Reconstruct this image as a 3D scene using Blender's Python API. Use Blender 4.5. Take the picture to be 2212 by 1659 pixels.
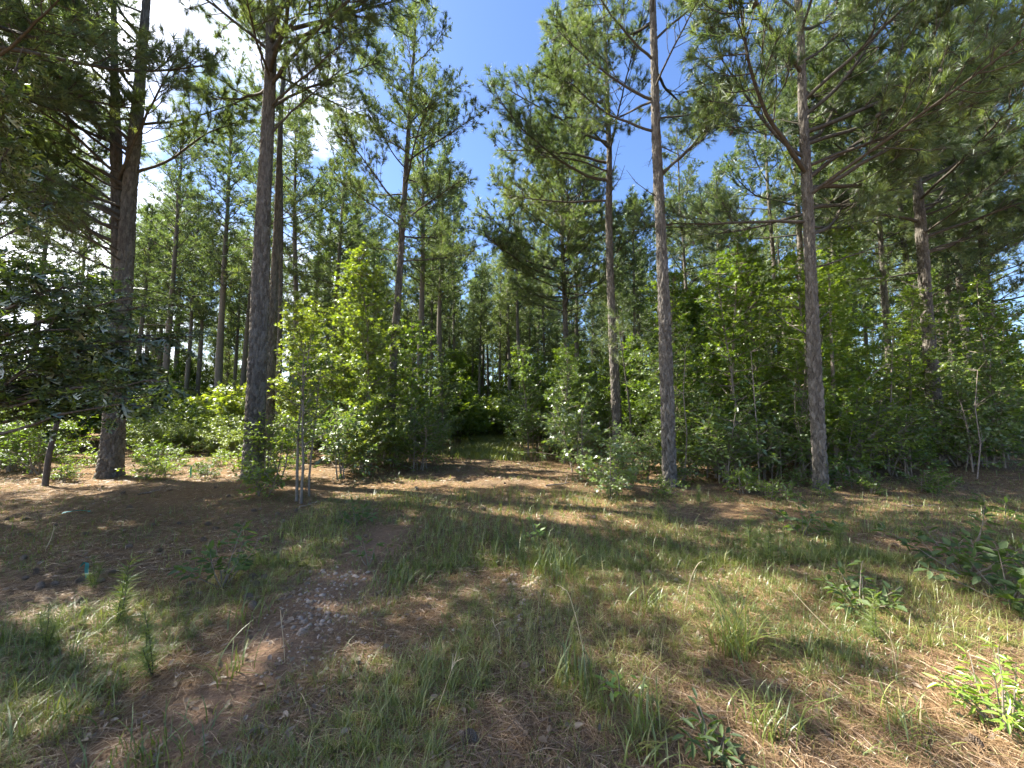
import bpy, math, random
import numpy as np
from mathutils import Vector, Matrix

for o in list(bpy.data.objects):
    bpy.data.objects.remove(o)
SC = bpy.context.scene
COL = SC.collection
R = math.radians

# ------------------------------------------------------------------ camera, sky, sun, exposure
FPX, CX, CY, CAMH, PITCH = 832.0, 1106.0, 829.5, 1.6, R(4.3)
cam = bpy.data.objects.new('camera', bpy.data.cameras.new('camera'))
COL.objects.link(cam)
SC.camera = cam
cam.location = (0, 0, CAMH)
cam.rotation_euler = (R(90) + PITCH, 0, 0)
cam.data.sensor_width = 36
cam.data.lens = 36 * FPX / 2212
cam.data.clip_start = 0.05
cam.data.clip_end = 3000

SUN_AZ, SUN_EL = R(-68), R(50)
world = bpy.data.worlds.new('World')
SC.world = world
world.use_nodes = True
wn, wl = world.node_tree.nodes, world.node_tree.links
bg = wn['Background']
sky = wn.new('ShaderNodeTexSky')
sky.sky_type = 'NISHITA'
sky.sun_disc = False
sky.sun_elevation = SUN_EL
sky.sun_rotation = SUN_AZ
sky.air_density = 1.0
sky.dust_density = 0.4
sky.ozone_density = 3.0
hs = wn.new('ShaderNodeHueSaturation')
hs.inputs['Saturation'].default_value = 1.12
hs.inputs['Hue'].default_value = 0.508
hs.inputs['Value'].default_value = 0.54
wl.new(sky.outputs[0], hs.inputs['Color'])
# broken cumulus: noise on a flat cloud layer, thicker toward the left of the view
tc = wn.new('ShaderNodeTexCoord')
sep = wn.new('ShaderNodeSeparateXYZ')
wl.new(tc.outputs['Generated'], sep.inputs[0])
def wmath(op, a, b=None, clamp=False):
    n = wn.new('ShaderNodeMath'); n.operation = op; n.use_clamp = clamp
    for i, v in enumerate((a, b)):
        if v is None: continue
        if isinstance(v, (int, float)): n.inputs[i].default_value = v
        else: wl.new(v, n.inputs[i])
    return n.outputs[0]
den = wmath('ADD', wmath('MAXIMUM', sep.outputs[2], 0.0), 0.22)
cmb = wn.new('ShaderNodeCombineXYZ')
wl.new(wmath('DIVIDE', sep.outputs[0], den), cmb.inputs[0])
wl.new(wmath('DIVIDE', sep.outputs[1], den), cmb.inputs[1])
nz = wn.new('ShaderNodeTexNoise')
nz.inputs['Scale'].default_value = 1.35
nz.inputs['Detail'].default_value = 8
nz.inputs['Roughness'].default_value = 0.58
wl.new(cmb.outputs[0], nz.inputs['Vector'])
bias = wmath('MULTIPLY', wmath('ADD', sep.outputs[0], 0.30), -0.36)
dens = wmath('ADD', nz.outputs['Fac'], bias)
ramp = wn.new('ShaderNodeValToRGB')
ramp.color_ramp.elements[0].position = 0.50
ramp.color_ramp.elements[1].position = 0.66
wl.new(dens, ramp.inputs[0])
mixc = wn.new('ShaderNodeMix'); mixc.data_type = 'RGBA'
wl.new(wmath('MULTIPLY', ramp.outputs[0], 0.92), mixc.inputs['Factor'])
wl.new(hs.outputs[0], mixc.inputs['A'])
nz2 = wn.new('ShaderNodeTexNoise')
nz2.inputs['Scale'].default_value = 2.6; nz2.inputs['Detail'].default_value = 5
wl.new(cmb.outputs[0], nz2.inputs['Vector'])
cshade = wn.new('ShaderNodeMix'); cshade.data_type = 'RGBA'
wl.new(wmath('MULTIPLY', wmath('SUBTRACT', nz2.outputs['Fac'], 0.38), 4.0, True), cshade.inputs['Factor'])
cshade.inputs['A'].default_value = (1.5, 1.65, 2.0, 1)
cshade.inputs['B'].default_value = (8.0, 8.1, 8.4, 1)
wl.new(cshade.outputs['Result'], mixc.inputs['B'])
wl.new(mixc.outputs['Result'], bg.inputs['Color'])
bg.inputs['Strength'].default_value = 0.125

SUNV = Vector((math.sin(SUN_AZ) * math.cos(SUN_EL), math.cos(SUN_AZ) * math.cos(SUN_EL), math.sin(SUN_EL)))
sl = bpy.data.lights.new('sun', 'SUN')
sl.energy = 5.0
sl.angle = R(0.5)
sl.color = (1.0, 0.93, 0.80)
sun = bpy.data.objects.new('sun', sl)
COL.objects.link(sun)
sun.rotation_euler = SUNV.to_track_quat('Z', 'Y').to_euler()
sun.location = SUNV * 60

vs = SC.view_settings
vs.view_transform = 'Standard'
vs.look = 'None'
vs.gamma = 1.0
vs.exposure = 2.2
vs.use_curve_mapping = False
SC.cycles.max_bounces = 6
SC.cycles.adaptive_threshold = 0.03
SC.cycles.diffuse_bounces = 4
SC.cycles.glossy_bounces = 1
SC.cycles.transmission_bounces = 4
SC.cycles.transparent_max_bounces = 4
SC.cycles.use_denoising = True
SC.cycles.caustics_reflective = False
SC.cycles.caustics_refractive = False

# ------------------------------------------------------------------ helpers
rnd = random.Random(7)
rng = np.random.default_rng(7)

def ray(u, v):
    x, y, z = (u - CX) / FPX, (CY - v) / FPX, 1.0
    return Vector((x, z * math.cos(PITCH) - y * math.sin(PITCH), z * math.sin(PITCH) + y * math.cos(PITCH)))
def height(x, y):
    return (0.035 * np.sin(x * 0.9 + 1.3) * np.cos(y * 0.7) + 0.05 * np.sin(x * 0.31 + y * 0.23)
            + 0.02 * np.sin(x * 2.3 + y * 1.7))
def G(u, v):
    """a spot on the ground seen at photograph position u, v (2212-wide scale)"""
    d = ray(u, v)
    t = -CAMH / d.z
    x, y = d.x * t, d.y * t
    return Vector((x, y, float(height(x, y))))
def P(u, v, depth):
    d = ray(u, v)
    return Vector((0, 0, CAMH)) + d * (depth / d.y)
def on_ground(x, y):
    return Vector((x, y, float(height(x, y))))

def norm(a):
    return a / np.maximum(np.linalg.norm(a, axis=-1, keepdims=True), 1e-9)

class MB:
    def __init__(self):
        self.v, self.t, self.q, self.tt, self.tq, self.n = [], [], [], [], [], 0
    def add(self, v, t=None, q=None, tint=0.5):
        v = np.asarray(v, float).reshape(-1, 3)
        if t is not None and len(t):
            t = np.asarray(t, int); self.t.append(t + self.n)
            self.tt.append(np.broadcast_to(np.asarray(tint, float), (len(t),)))
        if q is not None and len(q):
            q = np.asarray(q, int); self.q.append(q + self.n)
            self.tq.append(np.broadcast_to(np.asarray(tint, float), (len(q),)))
        self.v.append(v); self.n += len(v)
    def mesh(self, name, mat, smooth=False):
        me = bpy.data.meshes.new(name)
        v = np.concatenate(self.v) if self.v else np.zeros((0, 3))
        t = np.concatenate(self.t) if self.t else np.zeros((0, 3), int)
        q = np.concatenate(self.q) if self.q else np.zeros((0, 4), int)
        me.vertices.add(len(v)); me.vertices.foreach_set('co', v.astype(np.float32).ravel())
        me.loops.add(t.size + q.size)
        me.loops.foreach_set('vertex_index', np.concatenate([t.ravel(), q.ravel()]).astype(np.int32))
        me.polygons.add(len(t) + len(q))
        ls = np.concatenate([np.arange(len(t)) * 3, t.size + np.arange(len(q)) * 4]).astype(np.int32)
        me.polygons.foreach_set('loop_start', ls)
        if smooth:
            me.polygons.foreach_set('use_smooth', np.ones(len(t) + len(q), bool))
        tint = np.concatenate(self.tt + self.tq) if (self.tt or self.tq) else np.zeros(0)
        at = me.attributes.new('tint', 'FLOAT', 'FACE')
        at.data.foreach_set('value', tint.astype(np.float32))
        me.update(calc_edges=True)
        me.materials.append(mat)
        return me

def obj(name, me, parent=None, loc=None, rot=None, scale=None):
    o = bpy.data.objects.new(name, me)
    COL.objects.link(o)
    if parent is not None: o.parent = parent
    if loc is not None: o.location = loc
    if rot is not None: o.rotation_euler = rot
    if scale is not None: o.scale = scale if hasattr(scale, '__len__') else (scale,) * 3
    return o
def tag(o, label=None, cat=None, group=None, kind=None):
    if label: o['label'] = label
    if cat: o['category'] = cat
    if group: o['group'] = group
    if kind: o['kind'] = kind
    return o
def thing(name, label, cat, loc, rotz=0, scale=1, group=None):
    o = obj(name, None, None, loc, (0, 0, rotz), scale)
    o.empty_display_size = 0.2
    return tag(o, label, cat, group)

def tube(mb, pts, rad, sides=6, tint=0.5):
    pts = np.asarray(pts, float); n = len(pts)
    rad = np.broadcast_to(np.asarray(rad, float), (n,))
    tan = norm(np.gradient(pts, axis=0))
    ref = np.array([0, 0, 1.0]) if abs(tan[0][2]) < 0.8 else np.array([1.0, 0, 0])
    a = norm(np.cross(tan, ref)); b = np.cross(tan, a)
    th = np.arange(sides) * 2 * math.pi / sides
    ring = pts[:, None] + rad[:, None, None] * (np.cos(th)[None, :, None] * a[:, None] + np.sin(th)[None, :, None] * b[:, None])
    i = np.arange(n - 1)[:, None] * sides; j = np.arange(sides)[None]; k = (j + 1) % sides
    q = np.stack([i + j, i + k, i + sides + k, i + sides + j], -1).reshape(-1, 4)
    mb.add(ring.reshape(-1, 3), q=q, tint=tint)

def rand_dirs(g, n):
    return norm(g.normal(size=(n, 3)))

def needles(mb, g, pos, d, k, L=0.17, W=0.006, a0=15, a1=75, back=0.12, droop=0.12):
    pos = np.repeat(np.asarray(pos), k, 0); d = np.repeat(norm(np.asarray(d)), k, 0); n = len(pos)
    perp = norm(np.cross(d, rand_dirs(g, n)))
    a = np.radians(g.uniform(a0, a1, n))[:, None]
    nd = d * np.cos(a) + perp * np.sin(a)
    ln = (L * g.uniform(0.65, 1.15, n))[:, None]
    base = pos - d * (g.uniform(0, back, n))[:, None]
    tip = base + nd * ln; tip[:, 2] -= droop * ln[:, 0]
    side = norm(np.cross(nd, rand_dirs(g, n))) * W / 2
    v = np.stack([base - side, base + side, tip], 1).reshape(-1, 3)
    clump = np.repeat(g.uniform(0, 1, n // k), k)
    mb.add(v, t=np.arange(n * 3).reshape(-1, 3), tint=np.clip(clump * 0.7 + g.uniform(0, 0.3, n), 0, 1))

# leaf outlines: x along the leaf, y across, z fold
def T(v, t): return np.array(v, float), np.array(t, int)
LEAF = {}
LEAF['diamond'] = T([(0, 0, 0), (.45, .27, .07), (1, 0, -.06), (.45, -.27, .07)], [(0, 1, 2), (0, 2, 3)])
LEAF['simple'] = T([(0, 0, 0), (.38, .25, .06), (.78, .16, .02), (1, 0, -.08), (.78, -.16, .02), (.38, -.25, .06)],
                   [(0, 1, 3), (1, 2, 3), (0, 3, 5), (3, 4, 5)])
LEAF['lance'] = T([(0, 0, 0), (.35, .13, .04), (.7, .11, .0), (1, 0, -.12), (.7, -.11, .0), (.35, -.13, .04)],
                  [(0, 1, 3), (1, 2, 3), (0, 3, 5), (3, 4, 5)])
def _star():
    v = [(.36, 0, -.03)]
    tips = [(0, .64), (62, .55), (122, .42), (180, .34), (-122, .42), (-62, .55)]
    angs = [(0, 31), (62, 92), (122, 150), (180, -150), (-122, -92), (-62, -31)]
    for (a, r), (_, b) in zip(tips, angs):
        v.append((.36 + r * math.cos(R(a)), r * math.sin(R(a)), .05 if a else -.08))
        v.append((.36 + .2 * math.cos(R(b)), .2 * math.sin(R(b)), .0))
    n = len(v) - 1
    return T(v, [(0, 1 + i, 1 + (i + 1) % n) for i in range(n)])
LEAF['star'] = _star()
def _oak():
    v, t = [], []
    mid = [(0, .012), (.16, .03), (.3, .06), (.45, .07), (.6, .06), (.76, .05), (.9, .03), (1.0, 0.004)]
    for x, w in mid:
        z = -.10 * (x - .45) ** 2
        v += [(x, w, z + .01), (x, -w, z + .01)]
    for i in range(len(mid) - 1):
        t += [(2 * i, 2 * i + 1, 2 * i + 3), (2 * i, 2 * i + 3, 2 * i + 2)]
    for i, (tx, ty) in ((1, (.34, .22)), (3, (.66, .36)), (5, (.98, .22))):
        for s in (0, 1):
            sg = 1 if s == 0 else -1
            k = len(v)
            v += [(tx, sg * ty, .03), (tx - .08, sg * (ty - .02), .04)]
            a, b = 2 * i + s, 2 * (i + 1) + s
            t += [(a, b, k), (a, k, k + 1)]
    return T(v, t)
LEAF['oak'] = _oak()

def add_leaves(mb, g, kind, pos, d, nrm, size, tint):
    tv, tt = LEAF[kind]
    n = len(pos)
    d = norm(np.asarray(d)); side = norm(np.cross(nrm, d)); nn = np.cross(d, side)
    s = np.broadcast_to(np.asarray(size, float), (n,))[:, None, None]
    v = pos[:, None] + s * (tv[None, :, 0:1] * d[:, None] + tv[None, :, 1:2] * side[:, None] + tv[None, :, 2:3] * nn[:, None])
    f = (np.arange(n) * len(tv))[:, None, None] + tt[None]
    mb.add(v.reshape(-1, 3), t=f.reshape(-1, 3), tint=np.repeat(tint, len(tt)))

def vnoise(x, y, cell, seed):
    g = np.random.default_rng(seed); tab = g.uniform(0, 1, (64, 64))
    X, Y = np.asarray(x) / cell, np.asarray(y) / cell
    i, j = np.floor(X).astype(int), np.floor(Y).astype(int)
    fx, fy = X - i, Y - j
    fx, fy = fx * fx * (3 - 2 * fx), fy * fy * (3 - 2 * fy)
    a = lambda p, q: tab[p % 64, q % 64]
    return (a(i, j) * (1 - fx) + a(i + 1, j) * fx) * (1 - fy) + (a(i, j + 1) * (1 - fx) + a(i + 1, j + 1) * fx) * fy

# ------------------------------------------------------------------ materials
def new_mat(name):
    m = bpy.data.materials.new(name); m.use_nodes = True
    m.node_tree.nodes.clear()
    nd = m.node_tree.nodes; lk = m.node_tree.links
    out = nd.new('ShaderNodeOutputMaterial')
    return m, nd, lk, out
def ramp_node(nd, stops):
    r = nd.new('ShaderNodeValToRGB'); cr = r.color_ramp
    while len(cr.elements) < len(stops): cr.elements.new(0.5)
    for e, (p, c) in zip(cr.elements, stops):
        e.position = p; e.color = (*c, 1)
    return r
def foliage(name, stops, trans, tfac=0.4, gloss=0.06, rough=0.45, objvar=0.3):
    m, nd, lk, out = new_mat(name)
    at = nd.new('ShaderNodeAttribute'); at.attribute_name = 'tint'
    oi = nd.new('ShaderNodeObjectInfo')
    ma = nd.new('ShaderNodeMath'); ma.operation = 'MULTIPLY_ADD'
    lk.new(oi.outputs['Random'], ma.inputs[0]); ma.inputs[1].default_value = objvar
    mb_ = nd.new('ShaderNodeMath'); mb_.operation = 'MULTIPLY'
    lk.new(at.outputs['Fac'], mb_.inputs[0]); mb_.inputs[1].default_value = 1 - objvar
    lk.new(mb_.outputs[0], ma.inputs[2])
    rp = ramp_node(nd, stops); lk.new(ma.outputs[0], rp.inputs[0])
    df = nd.new('ShaderNodeBsdfDiffuse'); lk.new(rp.outputs[0], df.inputs[0])
    tr = nd.new('ShaderNodeBsdfTranslucent')
    mx = nd.new('ShaderNodeMix'); mx.data_type = 'RGBA'; mx.blend_type = 'MULTIPLY'
    mx.inputs['Factor'].default_value = 1
    lk.new(rp.outputs[0], mx.inputs['A']); mx.inputs['B'].default_value = (*trans, 1)
    lk.new(mx.outputs['Result'], tr.inputs[0])
    ms = nd.new('ShaderNodeMixShader'); ms.inputs[0].default_value = tfac
    lk.new(df.outputs[0], ms.inputs[1]); lk.new(tr.outputs[0], ms.inputs[2])
    gl = nd.new('ShaderNodeBsdfGlossy'); gl.inputs['Roughness'].default_value = rough
    gl.inputs['Color'].default_value = (.9, .95, 1, 1)
    m2 = nd.new('ShaderNodeMixShader'); m2.inputs[0].default_value = gloss
    lk.new(ms.outputs[0], m2.inputs[1]); lk.new(gl.outputs[0], m2.inputs[2])
    lk.new(m2.outputs[0], out.inputs[0])
    return m
def matte(name, stops, scale=(8, 8, 8), bump=0.4, dist=0.01, usetint=False, rough=0.9, detail=6):
    m, nd, lk, out = new_mat(name)
    tcx = nd.new('ShaderNodeTexCoord'); mp = nd.new('ShaderNodeMapping')
    mp.inputs['Scale'].default_value = scale
    lk.new(tcx.outputs['Object'], mp.inputs[0])
    nz = nd.new('ShaderNodeTexNoise'); nz.inputs['Scale'].default_value = 1
    nz.inputs['Detail'].default_value = detail; nz.inputs['Roughness'].default_value = 0.65
    lk.new(mp.outputs[0], nz.inputs['Vector'])
    fac = nz.outputs['Fac']
    if usetint:
        at = nd.new('ShaderNodeAttribute'); at.attribute_name = 'tint'
        a = nd.new('ShaderNodeMath'); a.operation = 'MULTIPLY_ADD'
        lk.new(at.outputs['Fac'], a.inputs[0]); a.inputs[1].default_value = 0.7
        b = nd.new('ShaderNodeMath'); b.operation = 'MULTIPLY_ADD'
        lk.new(fac, b.inputs[0]); b.inputs[1].default_value = 0.6; b.inputs[2].default_value = -0.15
        lk.new(b.outputs[0], a.inputs[2]); fac = a.outputs[0]
    rp = ramp_node(nd, stops); lk.new(fac, rp.inputs[0])
    ps = nd.new('ShaderNodeBsdfPrincipled')
    lk.new(rp.outputs[0], ps.inputs['Base Color'])
    ps.inputs['Roughness'].default_value = rough
    ps.inputs['Specular IOR Level'].default_value = 0.2
    if bump:
        bp = nd.new('ShaderNodeBump'); bp.inputs['Strength'].default_value = bump; bp.inputs['Distance'].default_value = dist
        lk.new(nz.outputs['Fac'], bp.inputs['Height']); lk.new(bp.outputs[0], ps.inputs['Normal'])
    lk.new(ps.outputs[0], out.inputs[0])
    return m

M = {}
M['bark'] = matte('pine_bark', [(.10, (.050, .045, .038)), (.40, (.120, .108, .091)), (.70, (.205, .188, .162)), (1, (.32, .295, .26))],
                  (26, 26, 9), 0.9, 0.02, usetint=True)
M['limb'] = matte('limb_bark', [(.25, (.045, .040, .033)), (.6, (.098, .088, .073)), (.85, (.17, .155, .132))], (20, 20, 20), 0.4, 0.006)
M['smooth_bark'] = matte('sapling_bark', [(.3, (.12, .10, .08)), (.6, (.24, .21, .17)), (.85, (.36, .32, .27))], (30, 30, 9), 0.3, 0.004)
M['oak_bark'] = matte('oak_bark', [(.3, (.05, .042, .036)), (.6, (.12, .105, .09)), (.85, (.2, .18, .16))], (28, 28, 8), 0.7, 0.012)
M['needle'] = foliage('pine_needles', [(0, (.054, .088, .044)), (.45, (.092, .136, .056)), (.8, (.150, .188, .068)), (1, (.21, .22, .075))],
                      (1.8, 1.85, 0.8), 0.42, 0.06, 0.45)
M['needle_dead'] = foliage('dry_needles', [(0, (.16, .09, .045)), (1, (.30, .18, .09))], (1.2, 1.1, .8), .3, .03)
M['leaf'] = foliage('sweetgum_leaf', [(0, (.050, .092, .022)), (.5, (.105, .162, .031)), (1, (.21, .265, .05))], (1.8, 1.85, 0.45), 0.46, 0.05, 0.42, objvar=.5)
M['leaf_yellow'] = foliage('sunny_sweetgum_leaf', [(0, (.095, .15, .028)), (.5, (.17, .23, .042)), (1, (.28, .32, .065))], (1.7, 1.7, 0.45), 0.45, 0.08, 0.4)  # sweetgum leaf again, lighter and yellower: sunlight put into the colour
M['leaf_pale'] = foliage('pale_shrub_leaf', [(0, (.06, .10, .03)), (.5, (.115, .170, .045)), (1, (.21, .27, .085))], (1.6, 1.7, 0.6), 0.42, 0.08, 0.4, objvar=.4)
M['leaf_oak'] = foliage('oak_leaf', [(0, (.045, .075, .022)), (.5, (.080, .120, .030)), (1, (.15, .19, .04))], (2.0, 2.0, 0.45), 0.45, 0.13, 0.38)
M['leaf_blue'] = foliage('seedling_leaf', [(0, (.050, .085, .028)), (.5, (.085, .130, .040)), (1, (.13, .18, .055))], (1.6, 1.7, 0.5), 0.42, 0.03, 0.6)
M['leaf_lime'] = foliage('lime_shrub_leaf', [(0, (.13, .22, .03)), (.5, (.20, .31, .05)), (1, (.30, .38, .07))], (1.5, 1.5, 0.5), 0.4, 0.06, 0.4)
M['grass'] = foliage('grass_blades', [(0, (.085, .120, .028)), (.4, (.150, .190, .042)), (.65, (.23, .245, .065)), (.85, (.34, .30, .12)), (1, (.46, .38, .21))],
                     (1.5, 1.5, 0.7), 0.35, 0.05, 0.4, objvar=0.0)
M['straw'] = foliage('pine_straw', [(0, (.10, .060, .032)), (.4, (.19, .112, .055)), (.75, (.32, .212, .115)), (1, (.48, .36, .22))],
                     (1.1, 1.0, .8), 0.15, 0.05, 0.5, objvar=0.0)
M['deadleaf'] = foliage('fallen_leaves', [(0, (.10, .068, .042)), (.5, (.20, .148, .10)), (1, (.36, .29, .22))], (1.2, 1.1, .9), .2, .04, .5, objvar=0.4)
M['cone'] = matte('pine_cone', [(.3, (.11, .08, .055)), (.6, (.21, .16, .12)), (.85, (.34, .28, .22))], (60, 60, 60), .2, .003)
M['stone'] = matte('pebble_stone', [(.25, (.20, .155, .115)), (.55, (.32, .255, .20)), (.85, (.46, .39, .33))], (25, 25, 25), .3, .004, usetint=True)
M['wood'] = matte('weathered_stick', [(.3, (.14, .11, .09)), (.7, (.34, .29, .25))], (40, 40, 40), .3, .004)
M['dry_stalk'] = foliage('dry_stalk', [(0, (.45, .36, .22)), (1, (.62, .52, .34))], (1, 1, .8), .2, .05)
M['tape'] = foliage('teal_tape', [(0, (.02, .28, .25)), (1, (.03, .38, .33))], (1, 1.1, 1.1), .3, .12, .3)

def ground_material():
    m, nd, lk, out = new_mat('forest_floor')
    geo = nd.new('ShaderNodeNewGeometry')
    def noise(scale, detail=8, rough=.6, vec=None):
        n = nd.new('ShaderNodeTexNoise'); n.inputs['Scale'].default_value = scale
        n.inputs['Detail'].default_value = detail; n.inputs['Roughness'].default_value = rough
        lk.new(vec or geo.outputs['Position'], n.inputs['Vector']); return n.outputs['Fac']
    fine = noise(38, 6, .75)
    # two sets of stretched noise read as matted straw
    outs = []
    for ang, sc in ((R(25), (9, 95, 30)), (R(-40), (85, 8, 30)), (R(75), (90, 10, 30))):
        mp = nd.new('ShaderNodeMapping'); mp.inputs['Rotation'].default_value = (0, 0, ang)
        mp.inputs['Scale'].default_value = sc
        lk.new(geo.outputs['Position'], mp.inputs[0]); outs.append(noise(1.0, 4, .6, mp.outputs[0]))
    mxs = nd.new('ShaderNodeMath'); mxs.operation = 'MAXIMUM'
    lk.new(outs[0], mxs.inputs[0]); lk.new(outs[1], mxs.inputs[1])
    mx2 = nd.new('ShaderNodeMath'); mx2.operation = 'MAXIMUM'
    lk.new(mxs.outputs[0], mx2.inputs[0]); lk.new(outs[2], mx2.inputs[1])
    straw = ramp_node(nd, [(.38, (.055, .037, .022)), (.52, (.145, .088, .044)), (.64, (.27, .178, .095)), (.8, (.40, .30, .18))])
    lk.new(mx2.outputs[0], straw.inputs[0])
    soil = ramp_node(nd, [(.3, (.07, .050, .032)), (.55, (.165, .118, .075)), (.8, (.30, .23, .16))])
    lk.new(fine, soil.inputs[0])
    big = noise(.55, 5, .6)
    rb = ramp_node(nd, [(.42, (0, 0, 0)), (.6, (1, 1, 1))]); lk.new(big, rb.inputs[0])
    mx = nd.new('ShaderNodeMix'); mx.data_type = 'RGBA'
    lk.new(rb.outputs[0], mx.inputs['Factor']); lk.new(straw.outputs[0], mx.inputs['A']); lk.new(soil.outputs[0], mx.inputs['B'])
    sp = nd.new('ShaderNodeSeparateXYZ'); lk.new(geo.outputs['Position'], sp.inputs[0])
    def mth(op, a, b, clamp=False):
        n = nd.new('ShaderNodeMath'); n.operation = op; n.use_clamp = clamp
        for i, v in enumerate((a, b)):
            if isinstance(v, (int, float)): n.inputs[i].default_value = v
            else: lk.new(v, n.inputs[i])
        return n.outputs[0]
    off = mth('ABSOLUTE', mth('ADD', mth('ADD', sp.outputs[0], 1.6), mth('MULTIPLY', mth('SUBTRACT', big, .5), 1.2)), 0)
    rutm = mth('MULTIPLY', mth('SUBTRACT', 1.5, mth('MULTIPLY', off, 2.6), True), mth('SUBTRACT', 3.2, mth('MULTIPLY', sp.outputs[1], .5), True), True)
    clay = ramp_node(nd, [(.3, (.13, .084, .056)), (.55, (.24, .158, .106)), (.8, (.37, .27, .20))]); lk.new(fine, clay.inputs[0])
    mxr = nd.new('ShaderNodeMix'); mxr.data_type = 'RGBA'
    lk.new(rutm, mxr.inputs['Factor']); lk.new(mx.outputs['Result'], mxr.inputs['A']); lk.new(clay.outputs[0], mxr.inputs['B'])
    mx = mxr
    ps = nd.new('ShaderNodeBsdfPrincipled'); ps.inputs['Roughness'].default_value = .95
    ps.inputs['Specular IOR Level'].default_value = .1
    lk.new(mx.outputs['Result'], ps.inputs['Base Color'])
    bp = nd.new('ShaderNodeBump'); bp.inputs['Strength'].default_value = .8; bp.inputs['Distance'].default_value = .03
    add = nd.new('ShaderNodeMath'); add.operation = 'ADD'
    lk.new(fine, add.inputs[0]); lk.new(mx2.outputs[0], add.inputs[1])
    lk.new(add.outputs[0], bp.inputs['Height']); lk.new(bp.outputs[0], ps.inputs['Normal'])
    lk.new(ps.outputs[0], out.inputs[0])
    return m
M['ground'] = ground_material()

# ------------------------------------------------------------------ the ground
def build_ground():
    mb = MB()
    def axis():
        a = [0.0]; s = .18
        while a[-1] < 900:
            a.append(a[-1] + s); s *= 1.035
        return np.array(a)
    ax = axis(); xs = np.concatenate([-ax[:0:-1], ax])
    ys = xs + 5
    X, Y = np.meshgrid(xs, ys)
    fade = np.clip(1.5 - np.hypot(X, Y - 5) / 60, 0, 1)
    Z = height(X, Y) * fade
    n, k = len(ys), len(xs)
    i = np.arange(n - 1)[:, None] * k; j = np.arange(k - 1)[None]
    q = np.stack([i + j, i + j + 1, i + j + k + 1, i + j + k], -1).reshape(-1, 4)
    mb.add(np.stack([X, Y, Z], -1).reshape(-1, 3), q=q)
    o = obj('ground', mb.mesh('ground', M['ground'], True))
    tag(o, kind='structure')
build_ground()

# ------------------------------------------------------------------ pines
def trunk_mesh(pts, rad, sides, step, plates, seed, mat='bark'):
    """pts/rad: control points bottom to top; bark plates are real relief"""
    pts = np.array(pts, float); rad = np.array(rad, float)
    zc = pts[:, 2]
    nz = max(8, int((zc[-1] - zc[0]) / step))
    z = zc[0] + (zc[-1] - zc[0]) * (np.arange(nz + 1) / nz) ** 1.25
    cx = np.interp(z, zc, pts[:, 0]); cy = np.interp(z, zc, pts[:, 1]); r = np.interp(z, zc, rad)
    # smooth the polyline a little
    for _ in range(3):
        cx[1:-1] = (cx[:-2] + 2 * cx[1:-1] + cx[2:]) / 4; cy[1:-1] = (cy[:-2] + 2 * cy[1:-1] + cy[2:]) / 4
    th = np.arange(sides) * 2 * math.pi / sides
    g = np.random.default_rng(seed)
    TH, Zg = np.meshgrid(th, z)
    rr = np.repeat(r[:, None], sides, 1)
    rr *= 1 + .05 * np.sin(TH * 3 + Zg * .7 + seed) + .04 * np.sin(TH * 2 - Zg * 1.3)
    # root flare lobes
    fl = np.exp(-np.maximum(Zg, 0) / .22)
    rr *= 1 + fl * (.14 + .12 * np.sin(TH * 4 + seed * 2.1) + .06 * np.sin(TH * 7 + seed))
    tint = np.full((nz, sides), .5)
    if plates:
        nc = max(8, int(round(2 * math.pi * rad[0] / .062))); ch = .15
        U = TH / (2 * math.pi) * nc + .45 * np.sin(Zg * 5.3 + seed) + .25 * np.sin(Zg * 13 + TH * 3); V = Zg / ch + 200 + .3 * np.sin(TH * 5 + seed)
        jt = g.uniform(.02, .98, (nc, 64, 2)); hv = g.uniform(0, 1, (nc, 64))
        f1 = np.full(U.shape, 9.0); f2 = np.full(U.shape, 9.0); hh = np.zeros(U.shape)
        iu, iv = np.floor(U).astype(int), np.floor(V).astype(int)
        for du in (-1, 0, 1):
            for dv in (-1, 0, 1):
                cu, cv = (iu + du), (iv + dv)
                p = jt[cu % nc, cv % 64]
                dd = np.hypot(U - (cu + p[..., 0]), (V - (cv + p[..., 1])))
                nearer = dd < f1
                f2 = np.where(nearer, f1, np.minimum(f2, dd)); hh = np.where(nearer, hv[cu % nc, cv % 64], hh)
                f1 = np.where(nearer, dd, f1)
        pl = np.clip((f2 - f1) / .28, 0, 1); pl = pl * pl * (3 - 2 * pl)
        amp = np.clip(r / rad[0], .3, 1)[:, None]
        rr += amp * ((.034 * pl + .020 * hh * pl - .024) + .005 * g.normal(size=rr.shape))
        tint = (hh * .5 + .2)[:-1] + g.uniform(-.1, .1, (nz, sides))
    X = cx[:, None] + rr * np.cos(TH); Y = cy[:, None] + rr * np.sin(TH)
    mb = MB()
    i = np.arange(nz)[:, None] * sides; j = np.arange(sides)[None]; k = (j + 1) % sides
    q = np.stack([i + j, i + k, i + sides + k, i + sides + j], -1).reshape(-1, 4)
    mb.add(np.stack([X, Y, Zg], -1).reshape(-1, 3), q=q, tint=tint.ravel())
    return mb.mesh('trunk', M[mat], not plates)

def curve_pts(g, start, d, L, n, wander, up):
    p = [np.array(start, float)]; d = norm(np.array(d, float))
    for _ in range(n):
        d = norm(d + g.normal(size=3) * wander + np.array([0, 0, up]))
        p.append(p[-1] + d * L / n)
    return np.array(p)

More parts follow.
